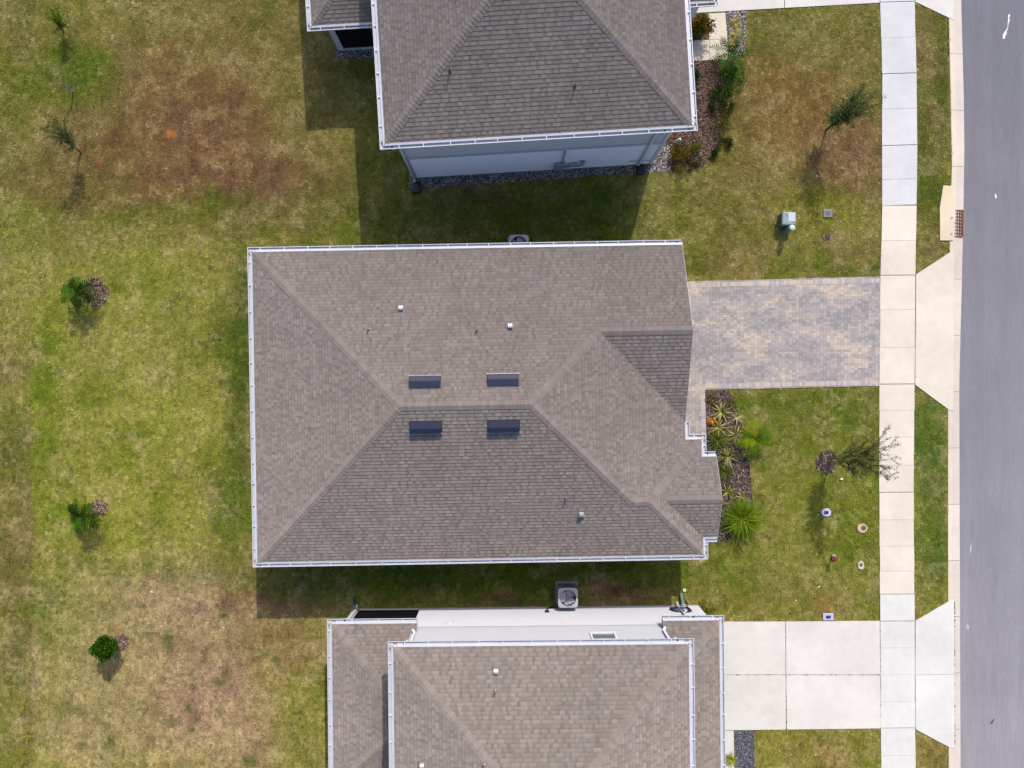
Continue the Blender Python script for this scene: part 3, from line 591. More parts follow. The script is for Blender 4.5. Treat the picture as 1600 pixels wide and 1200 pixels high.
for px, py, pl in ((576, 515, pN), (745, 516, pN), (884, 778, pS)):
    x, y, z = roof_point(px, py, hm, pl); pipe(roof, x, y, z)
mb = MB(); eave_board(mb, [(X0, YS), (XS, YS), (XS, YC-1.645), (XF-.03, YC-1.645), (XF-.03, YC+1.645), (XS, YC+1.645), (XS, YB), (XE, YB), (XE, YR-3.53), (XG-.03, YR-3.53), (XG-.03, YN), (X0, YN)], e)
for (xf, ym, half) in ((XG, YR, 3.53), (XF, YC, 1.645)):      # gable faces and rake boards
    mb.face([(xf-.32, ym-half, e-.02), (xf-.32, ym+half, e-.02), (xf-.32, ym, e-.02+half*PITCH)], C(214, 214, 220))
    for s in (-1, 1):
        a = (ym+s*half, e); b = (ym, e+half*PITCH)
        mb.raw([(xf-.02, a[0], a[1]-.02), (xf+.012, a[0], a[1]-.02), (xf+.012, b[0], b[1]-.012), (xf-.02, b[0], b[1]-.012), (xf-.02, a[0], a[1]-.2), (xf+.012, a[0], a[1]-.2), (xf+.012, b[0], b[1]-.2), (xf-.02, b[0], b[1]-.2)],
               [(0, 1, 2, 3), (5, 6, 2, 1), (4, 0, 3, 7), (4, 7, 6, 5)], C(230, 230, 234))
mb.build('fascia', M['white'], hm)
def gut(parent, path, e, outs=()):
    mb = MB(); gutter(mb, path, e)
    for x, y in outs: outlet(mb, x, y, e)
    return mb.build('gutter', M['white'], parent)
gut(hm, [(XG, YN), (X0, YN), (X0, YS), (XS, YS), (XS, YC-1.645), (XF-.03, YC-1.645)], e, ((XG-.2, YN+.05),))
gut(hm, [(XF-.03, YC+1.645), (XS, YC+1.645), (XS, YB), (XE, YB), (XE, YR-3.53)], e, ((XS+.2, YC+1.7), (XE+.05, YR-3.6)))
w = .38
mb = MB(); mb.prism([(X0+w, YS+w), (XS-w, YS+w), (XS-w, YC-1.4), (XF-w, YC-1.4), (XF-w, YC+1.4), (XS-w, YC+1.4), (XS-w, YB-w), (XE-1.6, YB-w), (XE-1.6, YR-3.2), (XG-w, YR-3.2), (XG-w, YN-w), (X0+w, YN-w)], -.1, e-.19, C(206, 206, 212))
wall = mb.build('wall', M['stucco'], hm)
mb = MB(); xg = XG-w
for i in range(4): mb.box(xg-.01, xg+.035, .0-.55, 4.33-.0, .05+i*.53, .05+i*.53+.515, C(232, 232, 234))
mb.build('garage_door', M['white'], hm)
mb = MB(); mb.box(XE-1.61, XE-1.56, -2.45, -1.5, .05, 2.1, C(70, 56, 48)); d = mb.build('front_door', M['plastic'], hm)
mb = MB(); mb.lathe(XE-1.53, -2.35, [(.03, 1.0), (.035, 1.03), (.02, 1.06)], 10, C(190, 180, 150)); mb.build('handle', M['galv'], d)
window(hm, YC-.9, YC+.9, .8, 2.1, XF-w, ('x', 1))
for a, b in ((-8, -6.5), (-3, -1.8), (2, 3.4)): window(hm, a, b, .9, 2.1, YS+w, ('y', -1)); window(hm, a, b, .9, 2.1, YN-w, ('y', 1))
mb = MB()
mb.tube([(XG-.25, YN+.06, e-.12), (XG-.25, YN+.03, e-.3), (XG-.45, YN-w+.05, e-.55), (XG-.45, YN-w+.05, .1), (XG-.45, YN-w+.25, .05)], .045, 4, C(230, 230, 234), a0=.785); mb.build('downspout', M['white'], hm)
# ================================================================== the upper house (two storeys)
E2 = 5.4
ox, oy = -4.70, 8.41
hu = thing('house', 'two storey house at the top edge with shaded grey and white side wall', 'house', (ox, oy, 0), R(3.44))
mb = MB(); cp = MB()
uW, uE, uS, uN = hip_block(mb, cp, .12, 11.22, .12, 12.1, E2, 300)
ru = mb.build('roof', M['shingle'], hu); cp.build('ridge_cap', M['shingle'], ru); mb = MB(); cp = MB()
plW = Plane((-1, 0), 2.91, e); plS = Plane((0, -1), -5.86, e); plN = Plane((0, 1), 11.5, e)
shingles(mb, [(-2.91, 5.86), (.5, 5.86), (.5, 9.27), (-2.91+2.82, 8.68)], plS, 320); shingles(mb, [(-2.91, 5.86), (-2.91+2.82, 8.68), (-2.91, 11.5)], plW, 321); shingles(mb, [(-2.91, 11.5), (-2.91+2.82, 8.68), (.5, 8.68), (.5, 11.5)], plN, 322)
caps(cp, (-2.91, 5.86), (-.09, 8.68), plS, plW, 323); caps(cp, (-2.91, 11.5), (-.09, 8.68), plN, plW, 324)
pr = mb.build('porch_roof', M['shingle'], hu); cp.build('ridge_cap', M['shingle'], pr); mb = MB(); cp = MB()
ppE = Plane((1, 0), 13.08, e); ppS = Plane((0, -1), -5.9, e)
shingles(mb, [(10.8, 5.9), (13.08, 5.9), (10.8, 8.18)], ppS, 330); shingles(mb, [(13.08, 5.9), (13.08, 11.5), (10.8, 11.5), (10.8, 8.18)], ppE, 331); caps(cp, (13.08, 5.9), (10.8, 8.18), ppS, ppE, 332)
pr = mb.build('garage_roof', M['shingle'], hu); cp.build('ridge_cap', M['shingle'], pr)

mb = MB(); eave_board(mb, [(.12, .12), (11.22, .12), (11.22, 12.1), (.12, 12.1)], E2); eave_board(mb, [(-2.91, 5.86), (.5, 5.86), (.5, 11.5), (-2.91, 11.5)], e); eave_board(mb, [(10.8, 5.9), (13.08, 5.9), (13.08, 11.5), (10.8, 11.5)], e); mb.build('fascia', M['white'], hu)
gut(hu, [(.12, 12.1), (.12, .12), (11.22, .12), (11.22, 12.1)], E2, ((.4, .06), (10.2, .06)))
gut(hu, [(-2.91, 11.5), (-2.91, 5.86), (.3, 5.86)], e); gut(hu, [(10.85, 5.9), (13.08, 5.9), (13.08, 11.5)], e)
for px, py in ((703, 112), (898, 136)):
    x, y, z = roof_point(px, py, hu, uS); pipe(ru, x, y, z, .3, .026, (96, 92, 92))
yw = .50; wx0, wx1 = .52, 10.78
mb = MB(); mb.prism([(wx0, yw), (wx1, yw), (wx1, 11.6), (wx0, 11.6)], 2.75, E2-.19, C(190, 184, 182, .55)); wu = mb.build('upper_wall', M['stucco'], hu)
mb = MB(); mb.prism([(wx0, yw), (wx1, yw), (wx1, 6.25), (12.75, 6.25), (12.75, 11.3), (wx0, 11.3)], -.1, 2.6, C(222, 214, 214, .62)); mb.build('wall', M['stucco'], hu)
mb = MB(); mb.prism([(wx0-.04, yw-.04), (wx1+.04, yw-.04), (wx1+.04, 11.6), (wx0-.04, 11.6)], 2.6, 2.755, C(222, 222, 230))
for x in (wx0-.035, wx1-.105): mb.box(x, x+.14, yw-.03, yw+.11, -.1, 2.6, C(222, 222, 230)); mb.box(x, x+.14, yw-.03, yw+.11, 2.755, E2-.19, C(222, 222, 230))
mb.box(wx1-1.0, wx1-.1, yw-.02, yw+.01, .5, .62, C(222, 222, 230)); mb.build('wall_trim', M['white'], hu)
# downspouts from the corners into black drain inlets
for x, kx in ((.42, .50), (10.2, 10.2)):
    mb = MB(); mb.tube([(x, .06, E2-.11), (x, .06, E2-.25), (kx, yw-.055, E2-.6), (kx, yw-.055, .14), (kx, yw-.2, .06)], .055, 4, C(232, 232, 240), a0=.785); mb.build('downspout', M['white'], hu)
# lanai on the left of the upper house: post, rails and screen
for q in ((-2.45, -2.2, 6.2, 6.45, -.1, 2.56, C(222, 222, 230)), (-.75, -.63, 6.22, 6.32, .12, 2.56, C(96, 96, 102)), (-2.45, -2.2, 11.0, 11.25, -.1, 2.56, C(222, 222, 230))): mb = MB(); mb.box(*q); mb.build('porch_post', M['white'], hu)
mb = MB(); mb.box(-2.2, .52, 6.2, 6.3, .03, .12, C(226, 226, 232)); mb.box(-2.44, -2.34, 6.45, 11, .03, .12, C(226, 226, 232)); mb.box(-2.2, .52, 6.22, 6.42, 2.3, 2.56, C(222, 222, 230)); mb.build('porch_rail', M['white'], hu)
mb = MB(); mb.box(-2.2, -.75, 6.25, 6.262, .12, 2.3, C(16, 16, 18)); mb.box(-.63, .5, 6.25, 6.262, .12, 2.3, C(16, 16, 18)); mb.box(-2.4, -2.388, 6.45, 11, .12, 2.5, C(16, 16, 18)); mb.build('insect_screen', M['screen'], hu)
mb = MB(); mb.box(-2.45, .5, 6.15, 11.3, -.1, .03, C(120, 118, 116)); mb.build('porch_floor', M['concrete'], hu)
mb = MB(); x0 = 6.55                         # meter cabinet with its conduits on the side wall
mb.rbox(x0, x0+.42, yw-.16, yw, .35, 1.05, .02, .02, 2, C(176, 178, 190)); mb.tube([(x0+.3, yw-.05, 1.02), (x0+.3, yw-.05, 2.6)], .035, 8, C(186, 188, 198)); mb.tube([(x0+.05, yw-.06, .4), (x0+.05, yw-.06, -.05)], .035, 8, C(160, 162, 172))
mb.tube([(x0+.42, yw-.06, .5), (x0+1.05, yw-.06, .5), (x0+1.15, yw-.06, .6), (x0+1.15, yw-.06, .95)], .03, 8, C(160, 162, 172)); mb.rbox(x0+.62, x0+.92, yw-.13, yw, .62, .92, .02, .02, 2, C(190, 192, 202)); mb.lathe(x0+1.15, yw-.1, [(.07, .9), (.1, .95), (.1, 1.1), (.05, 1.14)], 12, C(170, 172, 182))
mb.build('utility_box', M['white'], hu)
window(hu, 7.2, 8.6, 3.3, 4.6, wx1, ('x', 1))
mb = MB()
for i in range(4): mb.box(12.74, 12.79, 6.6, 11.0, .05+i*.53, .05+i*.53+.515, C(236, 236, 238))
mb.build('garage_door', M['white'], hu)
# ================================================================== the lower house (two storeys)
hl = thing('house', 'two storey house at the bottom edge with sunlit white wall and concrete driveway', 'house', (-4.42, -9.23, 0), R(.58))
mb = MB(); cp = MB()
lW, lE, lS, lN = hip_block(mb, cp, .12, 10.79, -12.2, -.12, E2, 400)
rl = mb.build('roof', M['shingle'], hl); cp.build('ridge_cap', M['shingle'], rl); mb = MB(); cp = MB()
qW = Plane((-1, 0), 2.75, e); qN = Plane((0, 1), -.17, e); qS = Plane((0, -1), 6.75, e)
shingles(mb, [(-2.75, -.17), (.66, -3.58), (.66, -.17)], qN, 420); shingles(mb, [(-2.75, -.17), (-2.75, -6.75), (.54, -3.46)], qW, 421); shingles(mb, [(-2.75, -6.75), (.66, -6.75), (.66, -3.34)], qS, 422)
caps(cp, (-2.75, -.17), (.5, -3.42), qN, qW, 423); caps(cp, (-2.75, -6.75), (.5, -3.5), qS, qW, 424)
pr = mb.build('porch_roof', M['shingle'], hl); cp.build('ridge_cap', M['shingle'], pr); mb = MB(); cp = MB()
tE = Plane((1, 0), 12.65, e); tN = Plane((0, 1), -.17, e)
shingles(mb, [(10.37, -.17), (12.65, -.17), (10.37, -2.45)], tN, 430); shingles(mb, [(12.65, -.17), (10.37, -2.45), (10.37, -12), (12.65, -12)], tE, 431); caps(cp, (12.65, -.17), (10.4, -2.42), tN, tE, 432)
pr = mb.build('garage_roof', M['shingle'], hl); cp.build('ridge_cap', M['shingle'], pr)
mb = MB(); eave_board(mb, [(.12, -12.2), (10.79, -12.2), (10.79, -.12), (.12, -.12)], E2); eave_board(mb, [(-2.75, -6.75), (.66, -6.75), (.66, -.17), (-2.75, -.17)], e); eave_board(mb, [(10.37, -12), (12.65, -12), (12.65, -.17), (10.37, -.17)], e); mb.build('fascia', M['white'], hl)
gut(hl, [(10.79, -12.2), (10.79, -.12), (.12, -.12), (.12, -12.2)], E2, ((.55, -.06), (10.35, -.06)))
gut(hl, [(.66, -.17), (-2.75, -.17), (-2.75, -6.75)], e, ((-2.2, -.11),)); gut(hl, [(12.65, -12), (12.65, -.17), (10.37, -.17)], e, ((11.6, -.11),))
for px, py, pl, kd in ((775, 1048, lN, 'g'), (774, 1079, lN, 'p'), (660, 1195, lW, 'g'), (757, 1195, lN, 'p')):
    x, y, z = roof_point(px, py, hl, pl)
    gooseneck(rl, x, y, z, .8, math.pi) if kd == 'g' else pipe(rl, x, y, z)
mb = MB(); mb.prism([(.46, -.54), (10.44, -.54), (10.44, -11.8), (.46, -11.8)], 2.38, E2-.19, C(214, 215, 222, .27)); mb.build('upper_wall', M['stucco'], hl)
mb = MB(); mb.prism([(.43, -.5), (12.5, -.5), (12.5, -11.6), (.43, -11.6)], -.1, 2.38, C(228, 228, 235, .285)); mb.build('wall', M['stucco'], hl)
mb = MB(); mb.prism([(.43, -.47), (12.5, -.47), (12.5, -.6), (.43, -.6)], -.12, .06, C(176, 170, 166)); mb.build('foundation', M['concrete'], hl)
fr = window(hl, 7.5, 8.35, 3.28, 4.5, -.54, ('y', 1))
mb = MB(); mb.box(1.78, 2.0, -.5, -.42, 1.82, 2.04, C(244, 244, 248)); mb.build('wall_vent', M['white'], hl)
for (x, y0, z0), (kx, ky, z1) in (((.62, -.06, E2), (.62, -.47, 2.95)), ((10.32, -.06, E2), (10.32, -.47, 2.95))):
    mb = MB(); mb.tube([(x, y0, E2-.11), (x, y0, E2-.25), (kx, ky, E2-.65), (kx, ky, z1+.2), (kx+(.1 if x < 5 else -.1)*-1, ky+.1, z1+.12)], .05, 4, C(240, 240, 246), a0=.785); mb.build('downspout', M['white'], hl)
mb = MB(); mb.tube([(-2.2, -.11, e-.11), (-2.2, -.13, e-.3), (-2.28, -.42, e-.5), (-2.28, -.42, .2), (-2.28, -.3, .1)], .05, 4, C(236, 236, 242), a0=.785); mb.build('downspout', M['white'], hl)
mb = MB(); mb.tube([(11.6, -.11, e-.11), (11.6, -.2, e-.3), (11.55, -.44, e-.55), (11.55, -.44, .25), (11.55, -.3, .12)], .04, 4, C(176, 178, 182), a0=.785); mb.build('downspout', M['white'], hl)
for q in ((-2.45, -2.2, -.72, -.48, -.1, 2.56), (-2.45, -2.2, -6.3, -6.05, -.1, 2.56)): mb = MB(); mb.box(*q, C(228, 228, 236, .34)); mb.build('porch_post', M['white'], hl)
mb = MB(); mb.box(-2.2, .43, -.6, -.48, .03, .12, C(232, 226, 216)); mb.box(-2.44, -2.34, -6.05, -.72, .03, .12, C(226, 226, 232)); mb.box(-2.2, .43, -.62, -.5, 2.3, 2.56, C(222, 222, 230)); mb.build('porch_rail', M['white'], hl)
mb = MB(); mb.box(-2.2, .43, -.55, -.538, .12, 2.3, C(16, 16, 18)); mb.box(-2.4, -2.388, -6.05, -.72, .12, 2.5, C(16, 16, 18)); mb.build('insect_screen', M['screen'], hl)
mb = MB(); mb.box(-2.45, .43, -6.3, -.62, -.1, .03, C(100, 98, 98)); mb.build('porch_floor', M['concrete'], hl)
# ------------------------------------------------------------------ air conditioners
def ac_unit(label, px, py, rz, sz=.82):
    z = .86; x, y = P(px, py, z)
    t = thing('air_conditioner', label, 'air conditioner', (x, y, 0), rz, 'air conditioners beside the houses'); h = sz/2
    mb = MB(); mb.box(-h-.07, h+.07, -h-.06, h+.08, -.05, .07, C(170, 168, 168)); mb.build('base_pad', M['concrete'], t)
    mb = MB(); c = C(176, 176, 186); g = C(120, 120, 132)
    mb.rbox(-h+.02, h-.02, -h+.02, h-.02, .07, z-.05, .07, .01, 3, g, cap=False)
    for i in range(12): mb.rbox(-h+.005, h-.005, -h+.005, h-.005, .11+i*.055, .13+i*.055, .07, .004, 3, C(150, 150, 162), cap=False)
    for sx in (-1, 1):
        for sy in (-1, 1): mb.rbox(sx*(h-.03)-.035, sx*(h-.03)+.035, sy*(h-.03)-.035, sy*(h-.03)+.035, .07, z-.05, .03, .004, 3, c, cap=False)
    mb.box(-h*.6, h*.6, h-.01, h+.008, .15, .72, C(132, 132, 146)); mb.build('body', M['plastic'], t)
    mb = MB(); n = 40; r = h*.84                        # top panel with a round opening
    sq = lambda a, q: (q*math.copysign(abs(math.cos(a))**.28, math.cos(a)), q*math.copysign(abs(math.sin(a))**.28, math.sin(a)))
    for i in range(n):
        a, b = 2*math.pi*i/n, 2*math.pi*(i+1)/n; A, B = sq(a, h+.01), sq(b, h+.01); c0 = (r*math.cos(a), r*math.sin(a)); c1 = (r*math.cos(b), r*math.sin(b))
        mb.face([(*A, z-.02), (*B, z-.02), (*c1, z), (*c0, z)], C(204, 203, 210)); mb.face([(*A, z-.06), (*B, z-.06), (*B, z-.02), (*A, z-.02)], C(196, 196, 204)); mb.face([(*c0, z), (*c1, z), (*c1, z-.14), (*c0, z-.14)], C(120, 120, 128))
    mb.build('top_panel', M['plastic'], t)
    mb = MB(); mb.lathe(0, 0, [(r, z-.33), (0.001, z-.33)], 24, C(34, 34, 42)); mb.build('fan_shroud', M['plastic'], t)
    mb = MB()
    for k in range(3):
        a = 2*math.pi*k/3+.9+rz*3
        pr = [(.07, -.16), (r*.6, -.30), (r*.9, -.22), (r*.94, .0), (r*.84, .22), (r*.5, .24), (.07, .14)]
        mb.face([(q*math.cos(a)-s_*math.sin(a)*.9, q*math.sin(a)+s_*math.cos(a)*.9, z-.17+s_*.22) for q, s_ in pr], C(206, 205, 214))
    mb.lathe(0, 0, [(.09, z-.2), (.09, z-.12), (.06, z-.1)], 14, C(170, 170, 178)); mb.build('fan', M['plastic'], t)
    mb = MB()
    for q in (.2,): 
        if q < r: mb.tube([(q*math.cos(2*math.pi*i/28), q*math.sin(2*math.pi*i/28), z+.006) for i in range(29)], .003, 4, C(90, 90, 98), cap=False)
    for k in range(8):
        a = 2*math.pi*k/8; mb.tube([(.05*math.cos(a), .05*math.sin(a), z+.012), (r*math.cos(a), r*math.sin(a), z+.004)], .003, 4, C(90, 90, 98))
    mb.build('fan_guard', M['plastic'], t); return t
ac_unit('air conditioner with open round fan beside the pale wall of the lower house', 887.5, 934.5, R(.6))
ac_unit('air conditioner half hidden under the top gutter of the middle house', 810.5, 382, R(1))
# cable bundle from the AC to the wall, hose reel, drain tiles
t = thing('air_conditioner_line', 'black refrigerant line looping from the wall to the air conditioner', 'pipe', (1.49, -9.67, 0))
mb = MB(); mb.tube([(0, -.03, .66), (0, .03, .5), (.06, .05, .34), (.2, .07, .26), (.6, .09, .24)], .026, 8, C(30, 30, 34)); mb.build('line', M['plastic'], t)
mb = MB(); mb.rbox(-.09, .09, -.07, .05, .6, .78, .02, .01, 2, C(28, 28, 32)); mb.build('cover', M['plastic'], t)
x, y = P(1059, 945); t = thing('garden_hose', 'coiled dark blue garden hose with painted-on pale highlight hung on the lower house wall', 'garden hose', (x, y, 0))
mb = MB()
for k in range(11):
    rx, rz_ = .45-.032*k, .37-.026*k; pts = []
    for i in range(33):
        a = 2*math.pi*i/32; pts.append((-.03*k+rx*math.cos(a), -.08+.03*(k % 3)+.06*math.sin(a*2+k), .62+rz_*math.sin(a)))
    mb.tube(pts, .036, 6, C(*((26, 30, 62), (34, 38, 70), (26, 30, 60), (150, 158, 184), (28, 32, 64), (32, 36, 66))[k % 6]), cap=False)  # pale loops paint a highlight into the dark blue coil
mb.tube([(.3, -.02, .4), (.42, .05, .1), (.35, .2, .05)], .018, 6, C(26, 30, 62)); mb.build('hose', M['plastic'], t, True)
mb = MB(); mb.lathe(.0, -.12, [(.05, .55), (.12, .6), (.12, .72), (.05, .76)], 12, C(180, 186, 200)); mb.build('hanger', M['white'], t)
def drain_tile(label, px, py, px2, py2, col, r=.07, z0=.12):
    x, y = P(px, py); x2, y2 = P(px2, py2); t = thing('drain_pipe', label, 'drain pipe', (x, y, 0)); mb = MB(); n = 26
    pts = [((x2-x)*i/n, (y2-y)*i/n, z0+(.06-z0)*i/n) for i in range(n+1)]; mb.tube(pts, [r*(1.08 if i % 2 else .94) for i in range(n+1)], 10, C(*col)); mb.build('corrugated_hose', M['plastic'], t)
    mb = MB(); mb.tube([(-.0, -.02, z0), ((x2-x)*.06, (y2-y)*.06, z0)], r*1.15, 10, C(200, 204, 206)); mb.build('collar', M['plastic'], t); return t
drain_tile('green drain pipe on the grass below the coiled hose and downspout', 1066, 943, 1063, 926, (96, 132, 122), .075)
drain_tile('dark green drain pipe at the screened porch corner of the lower house', 555, 946, 553, 932, (44, 84, 74), .06)
x, y = P(1069, 922); t = thing('drain_emitter', 'round pale yellow pop up drain cap at the end of the green pipe', 'drain cap', (x, y, 0)); mb = MB(); mb.lathe(0, 0, [(.075, 0), (.075, .05), (.06, .065)], 16, C(232, 232, 176)); mb.build('cap', M['plastic'], t); mb = MB(); mb.lathe(0, 0, [(.1, 0), (.095, .03)], 16, C(96, 128, 80)); mb.build('collar', M['plastic'], t)
def drain_box(label, px, py, s):
    x, y = P(px, py); t = thing('drain_inlet', label, 'drain', (x, y, 0), R(3.4)); mb = MB(); mb.rbox(-s, s, -s*1.15, s*1.15, -.05, .16, s*.6, .05, 5, C(26, 25, 28)); mb.build('basin', M['plastic'], t)
    mb = MB(); mb.lathe(0, .04, [(s*.75, .15), (s*.7, .175), (s*.2, .18)], 16, C(16, 16, 18)); mb.build('lid', M['plastic'], t)
drain_box('round black drain basin at the left foot of the upper house downspout', 651, 294, .2)
drain_box('square black drain basin in the gravel at the right downspout of the upper house', 1001, 266, .19)
# ------------------------------------------------------------------ small things on the lawns
x, y = P(1226, 346); t = thing('utility_pedestal', 'grey green utility box with light lid standing on the lawn', 'utility box', (x, y, 0), R(-2))
mb = MB(); mb.rbox(-.29, .27, -.27, .27, -.05, .42, .03, .02, 3, C(98, 124, 112)); mb.build('base', M['plastic'], t)
mb = MB(); mb.rbox(-.31, .29, -.29, .29, .42, .55, .04, .05, 3, C(142, 158, 158)); mb.build('lid', M['plastic'], t)
mb = MB(); mb.box(-.05, .24, -.12, .27, .551, .556, C(206, 212, 224)); mb.build('label_plate', M['white'], t)
x, y = P(1226, 362.5); t = thing('marker_bollard', 'short round pale green bollard beside the grey green utility box', 'bollard', (x, y, 0))
mb = MB(); mb.tube([(0, 0, -.1), (.0, .0, .8)], .115, 16, C(120, 156, 134)); mb.build('post', M['plastic'], t)
mb = MB(); mb.lathe(.0, .0, [(.125, .78), (.125, .84), (.1, .88), (.04, .9)], 18, C(206, 232, 206)); mb.build('cap', M['plastic'], t)
def valve(label, px, py, kind, body, lid, sx=.2, sy=.16):
    x, y = P(px, py); t = thing('valve_box', label, 'valve box', (x, y, 0)); mb = MB()
    if kind == 'oval': mb.rbox(-sx, sx, -sy, sy, -.05, .05, min(sx, sy)*.9, .015, 6, C(*body))
    else: mb.rbox(-sx, sx, -sy, sy, -.05, .05, .03, .015, 3, C(*body))
    mb.build('frame', M['plastic'], t); mb = MB(); mb.rbox(-sx*.45, sx*.45, -sy*.42, sy*.42, .04, .062, .02, .006, 2, C(*lid)); mb.build('lid', M['plastic'], t)
valve('rectangular dark grey valve box lid on the lawn right of the utility box', 1293, 333.5, 'rect', (122, 118, 118), (82, 90, 104), .2, .18)
valve('oval white and purple valve box in the shade of the young tree', 1290.5, 800.5, 'oval', (214, 206, 228), (52, 40, 96), .21, .17)
valve('rectangular lavender valve box touching the lower concrete driveway', 1293.5, 963.5, 'rect', (200, 190, 226), (52, 42, 96), .23, .15)
def cleanout(label, px, py, rx, ry, sand, capc, dx=.0, r=.085):
    x, y = P(px, py); t = thing('sewer_cleanout', label, 'cleanout', (x, y, 0)); mb = MB(); rough_patch(mb, 0, 0, rx, ry, .035, C(*sand), 20, int(px), .14); mb.build('sand_collar', M['sand'], t)
    mb = MB(); mb.lathe(dx, .02, [(r, 0), (r, .055), (r*.85, .065), (r*.4, .068)], 16, C(*capc)); mb.build('cap', M['rust'], t)
cleanout('round brown cleanout cap in a ring of tan sand near the sidewalk', 1347, 825, .22, .2, (232, 202, 168), (116, 86, 72), .05, .1)
cleanout('small round grey cap in a whitish sand ring below the tan ringed one', 1345, 882.5, .14, .19, (232, 222, 206), (112, 106, 86), .0, .07)
cleanout('dark purple round cap in dry grass below the grey valve box', 1292.5, 370, .2, .14, (176, 148, 112), (78, 58, 66), .0, .12)
x, y = P(1301, 870); t = thing('irrigation_valve', 'red handled irrigation riser with pale green base on the front lawn', 'irrigation valve', (x, y, 0)); mb = MB(); mb.rbox(-.05, .12, -.12, .1, -.02, .1, .04, .02, 3, C(150, 176, 150)); mb.tube([(-.05, 0, .05), (-.06, 0, .42)], .03, 8, C(90, 100, 84)); mb.build('base', M['plastic'], t)
mb = MB(); mb.rbox(-.15, .01, -.1, .12, .4, .5, .04, .03, 3, C(150, 34, 24)); mb.build('handle', M['plastic'], t)
def litter(label, px, py, s, col=(238, 236, 228)):
    x, y = P(px, py); rr = random.Random(int(px)); mb = MB(); vs = [(rr.uniform(-1, 1)*s, rr.uniform(-.5, .5)*s, .03+rr.uniform(0, .5)*s) for _ in range(7)]
    mb.raw([(x+a, y+b, c) for a, b, c in vs], [(0, 1, 2), (1, 2, 3), (2, 3, 4), (3, 4, 5), (4, 5, 6), (0, 3, 6), (1, 4, 6)], C(*col)); o = mb.build('litter', M['plastic']); tag(o, label, 'litter')
litter('white scrap of litter on the lower front lawn above the lavender valve box', 1279, 916, .13); litter('tiny white scrap lying in the lower front lawn nearest the hose', 1243, 937, .06)
litter('white tuft of litter just below the mulch ring of the front tree', 1313, 748, .1); litter('small white scrap on the shaded lawn below the upper front tree', 1276, 275, .08); litter('small white scrap left of the oval purple valve box', 1278, 804, .07)
litter('white scrap on the dry back lawn left of the middle house corner', 239, 924, .09)
# storm drain
t = thing('storm_drain', 'concrete storm inlet with rusty iron grate set in the kerb', 'storm drain', (0, 0, 0))
mb = MB(); mb.prism(INLET, -.2, .05, C(236, 214, 184)); mb.build('inlet_slab', M['concrete'], t)
mb = MB(); gx0, gy0 = P(1491, 370); gx1, gy1 = P(1505, 328)
mb.box(gx0, gx1, gy0, gy1, -.2, -.045, C(40, 26, 22)); mb.build('pit', M['rust'], t)
mb = MB(); c = C(134, 84, 66)
for i in range(4): xx = gx0+(gx1-gx0-.035)*i/3; mb.box(xx, xx+.035, gy0, gy1, -.05, .012, c)
for i in range(9): yy = gy0+(gy1-gy0-.03)*i/8; mb.box(gx0, gx1, yy, yy+.035, -.05, .009, c)
mb.build('grate', M['rust'], t)
for px, py in ((1486, 341), (1485.5, 366)): x, y = P(px, py); mb = MB(); mb.lathe(x, y, [(.055, .05), (.05, .056)], 12, C(120, 172, 208)); mb.build('marker_dot', M['plastic'], t)
# ------------------------------------------------------------------ plants
def leaf(mb, p, d, L_, W_, col, rr):                       # one rhombic leaf
    d = d.normalized(); s = d.cross(Vector((rr.uniform(-1, 1), rr.uniform(-1, 1), rr.uniform(-1, 1)))).normalized()*W_
    mb.face([p, p+d*L_*.45+s, p+d*L_, p+d*L_*.45-s], col)
def blade(mb, p, az, L_, W_, rise, droop, col, n=5):       # arching strap leaf
    d = Vector((math.cos(az), math.sin(az), 0)); s = Vector((-d.y, d.x, 0)); pr = None
    for i in range(n+1):
        t = i/n; q = Vector(p)+d*(L_*t*math.cos(rise*(1-t)))+Vector((0, 0, L_*(math.sin(rise)*t-droop*t*t))); q.z = max(q.z, .03); w = W_*(1-t**2.2)*(.55+.9*min(t*3, 1)*.5)+.001
        cur = (q-s*w+Vector((0, 0, w*.4)), q, q+s*w+Vector((0, 0, w*.4)))
        if pr: mb.face([pr[0], pr[1], cur[1], cur[0]], col); mb.face([pr[1], pr[2], cur[2], cur[1]], tuple(v*.93 for v in col))
        pr = cur
def frond(mb, p, az, L_, rise, droop, col, lw, ll, rr, n=10):
    d = Vector((math.cos(az), math.sin(az), 0)); s = Vector((-d.y, d.x, 0)); pts = []
    for i in range(n+1):
        t = i/n; q = Vector(p)+d*(L_*(t-.12*t*t))+Vector((0, 0, L_*(math.sin(rise)*t-droop*t*t))); q.z = max(q.z, .04); pts.append(q)
    mb.tube(pts, [.012*(1-.8*i/n) for i in range(n+1)], 4, tuple(v*.8 for v in col), cap=False)
    for i in range(1, n+1):
        t = i/n; l = ll*(math.sin(math.pi*min(t*.85+.12, 1))**.7); dr = (pts[i]-pts[i-1]).normalized()
        for sd in (-1, 1):
            v = (s*sd*.85+dr*.65+Vector((0, 0, rr.uniform(-.35, .15)))).normalized(); c = tuple(x*rr.uniform(.7, 1.35) for x in col)
            a = pts[i]; w = (dr*lw); b = a+v*l; b.z = max(b.z, .03)
            mb.face([a-w, a+v*l*.5-w*.9, b, a+v*l*.5+w*.9, a+w], c)
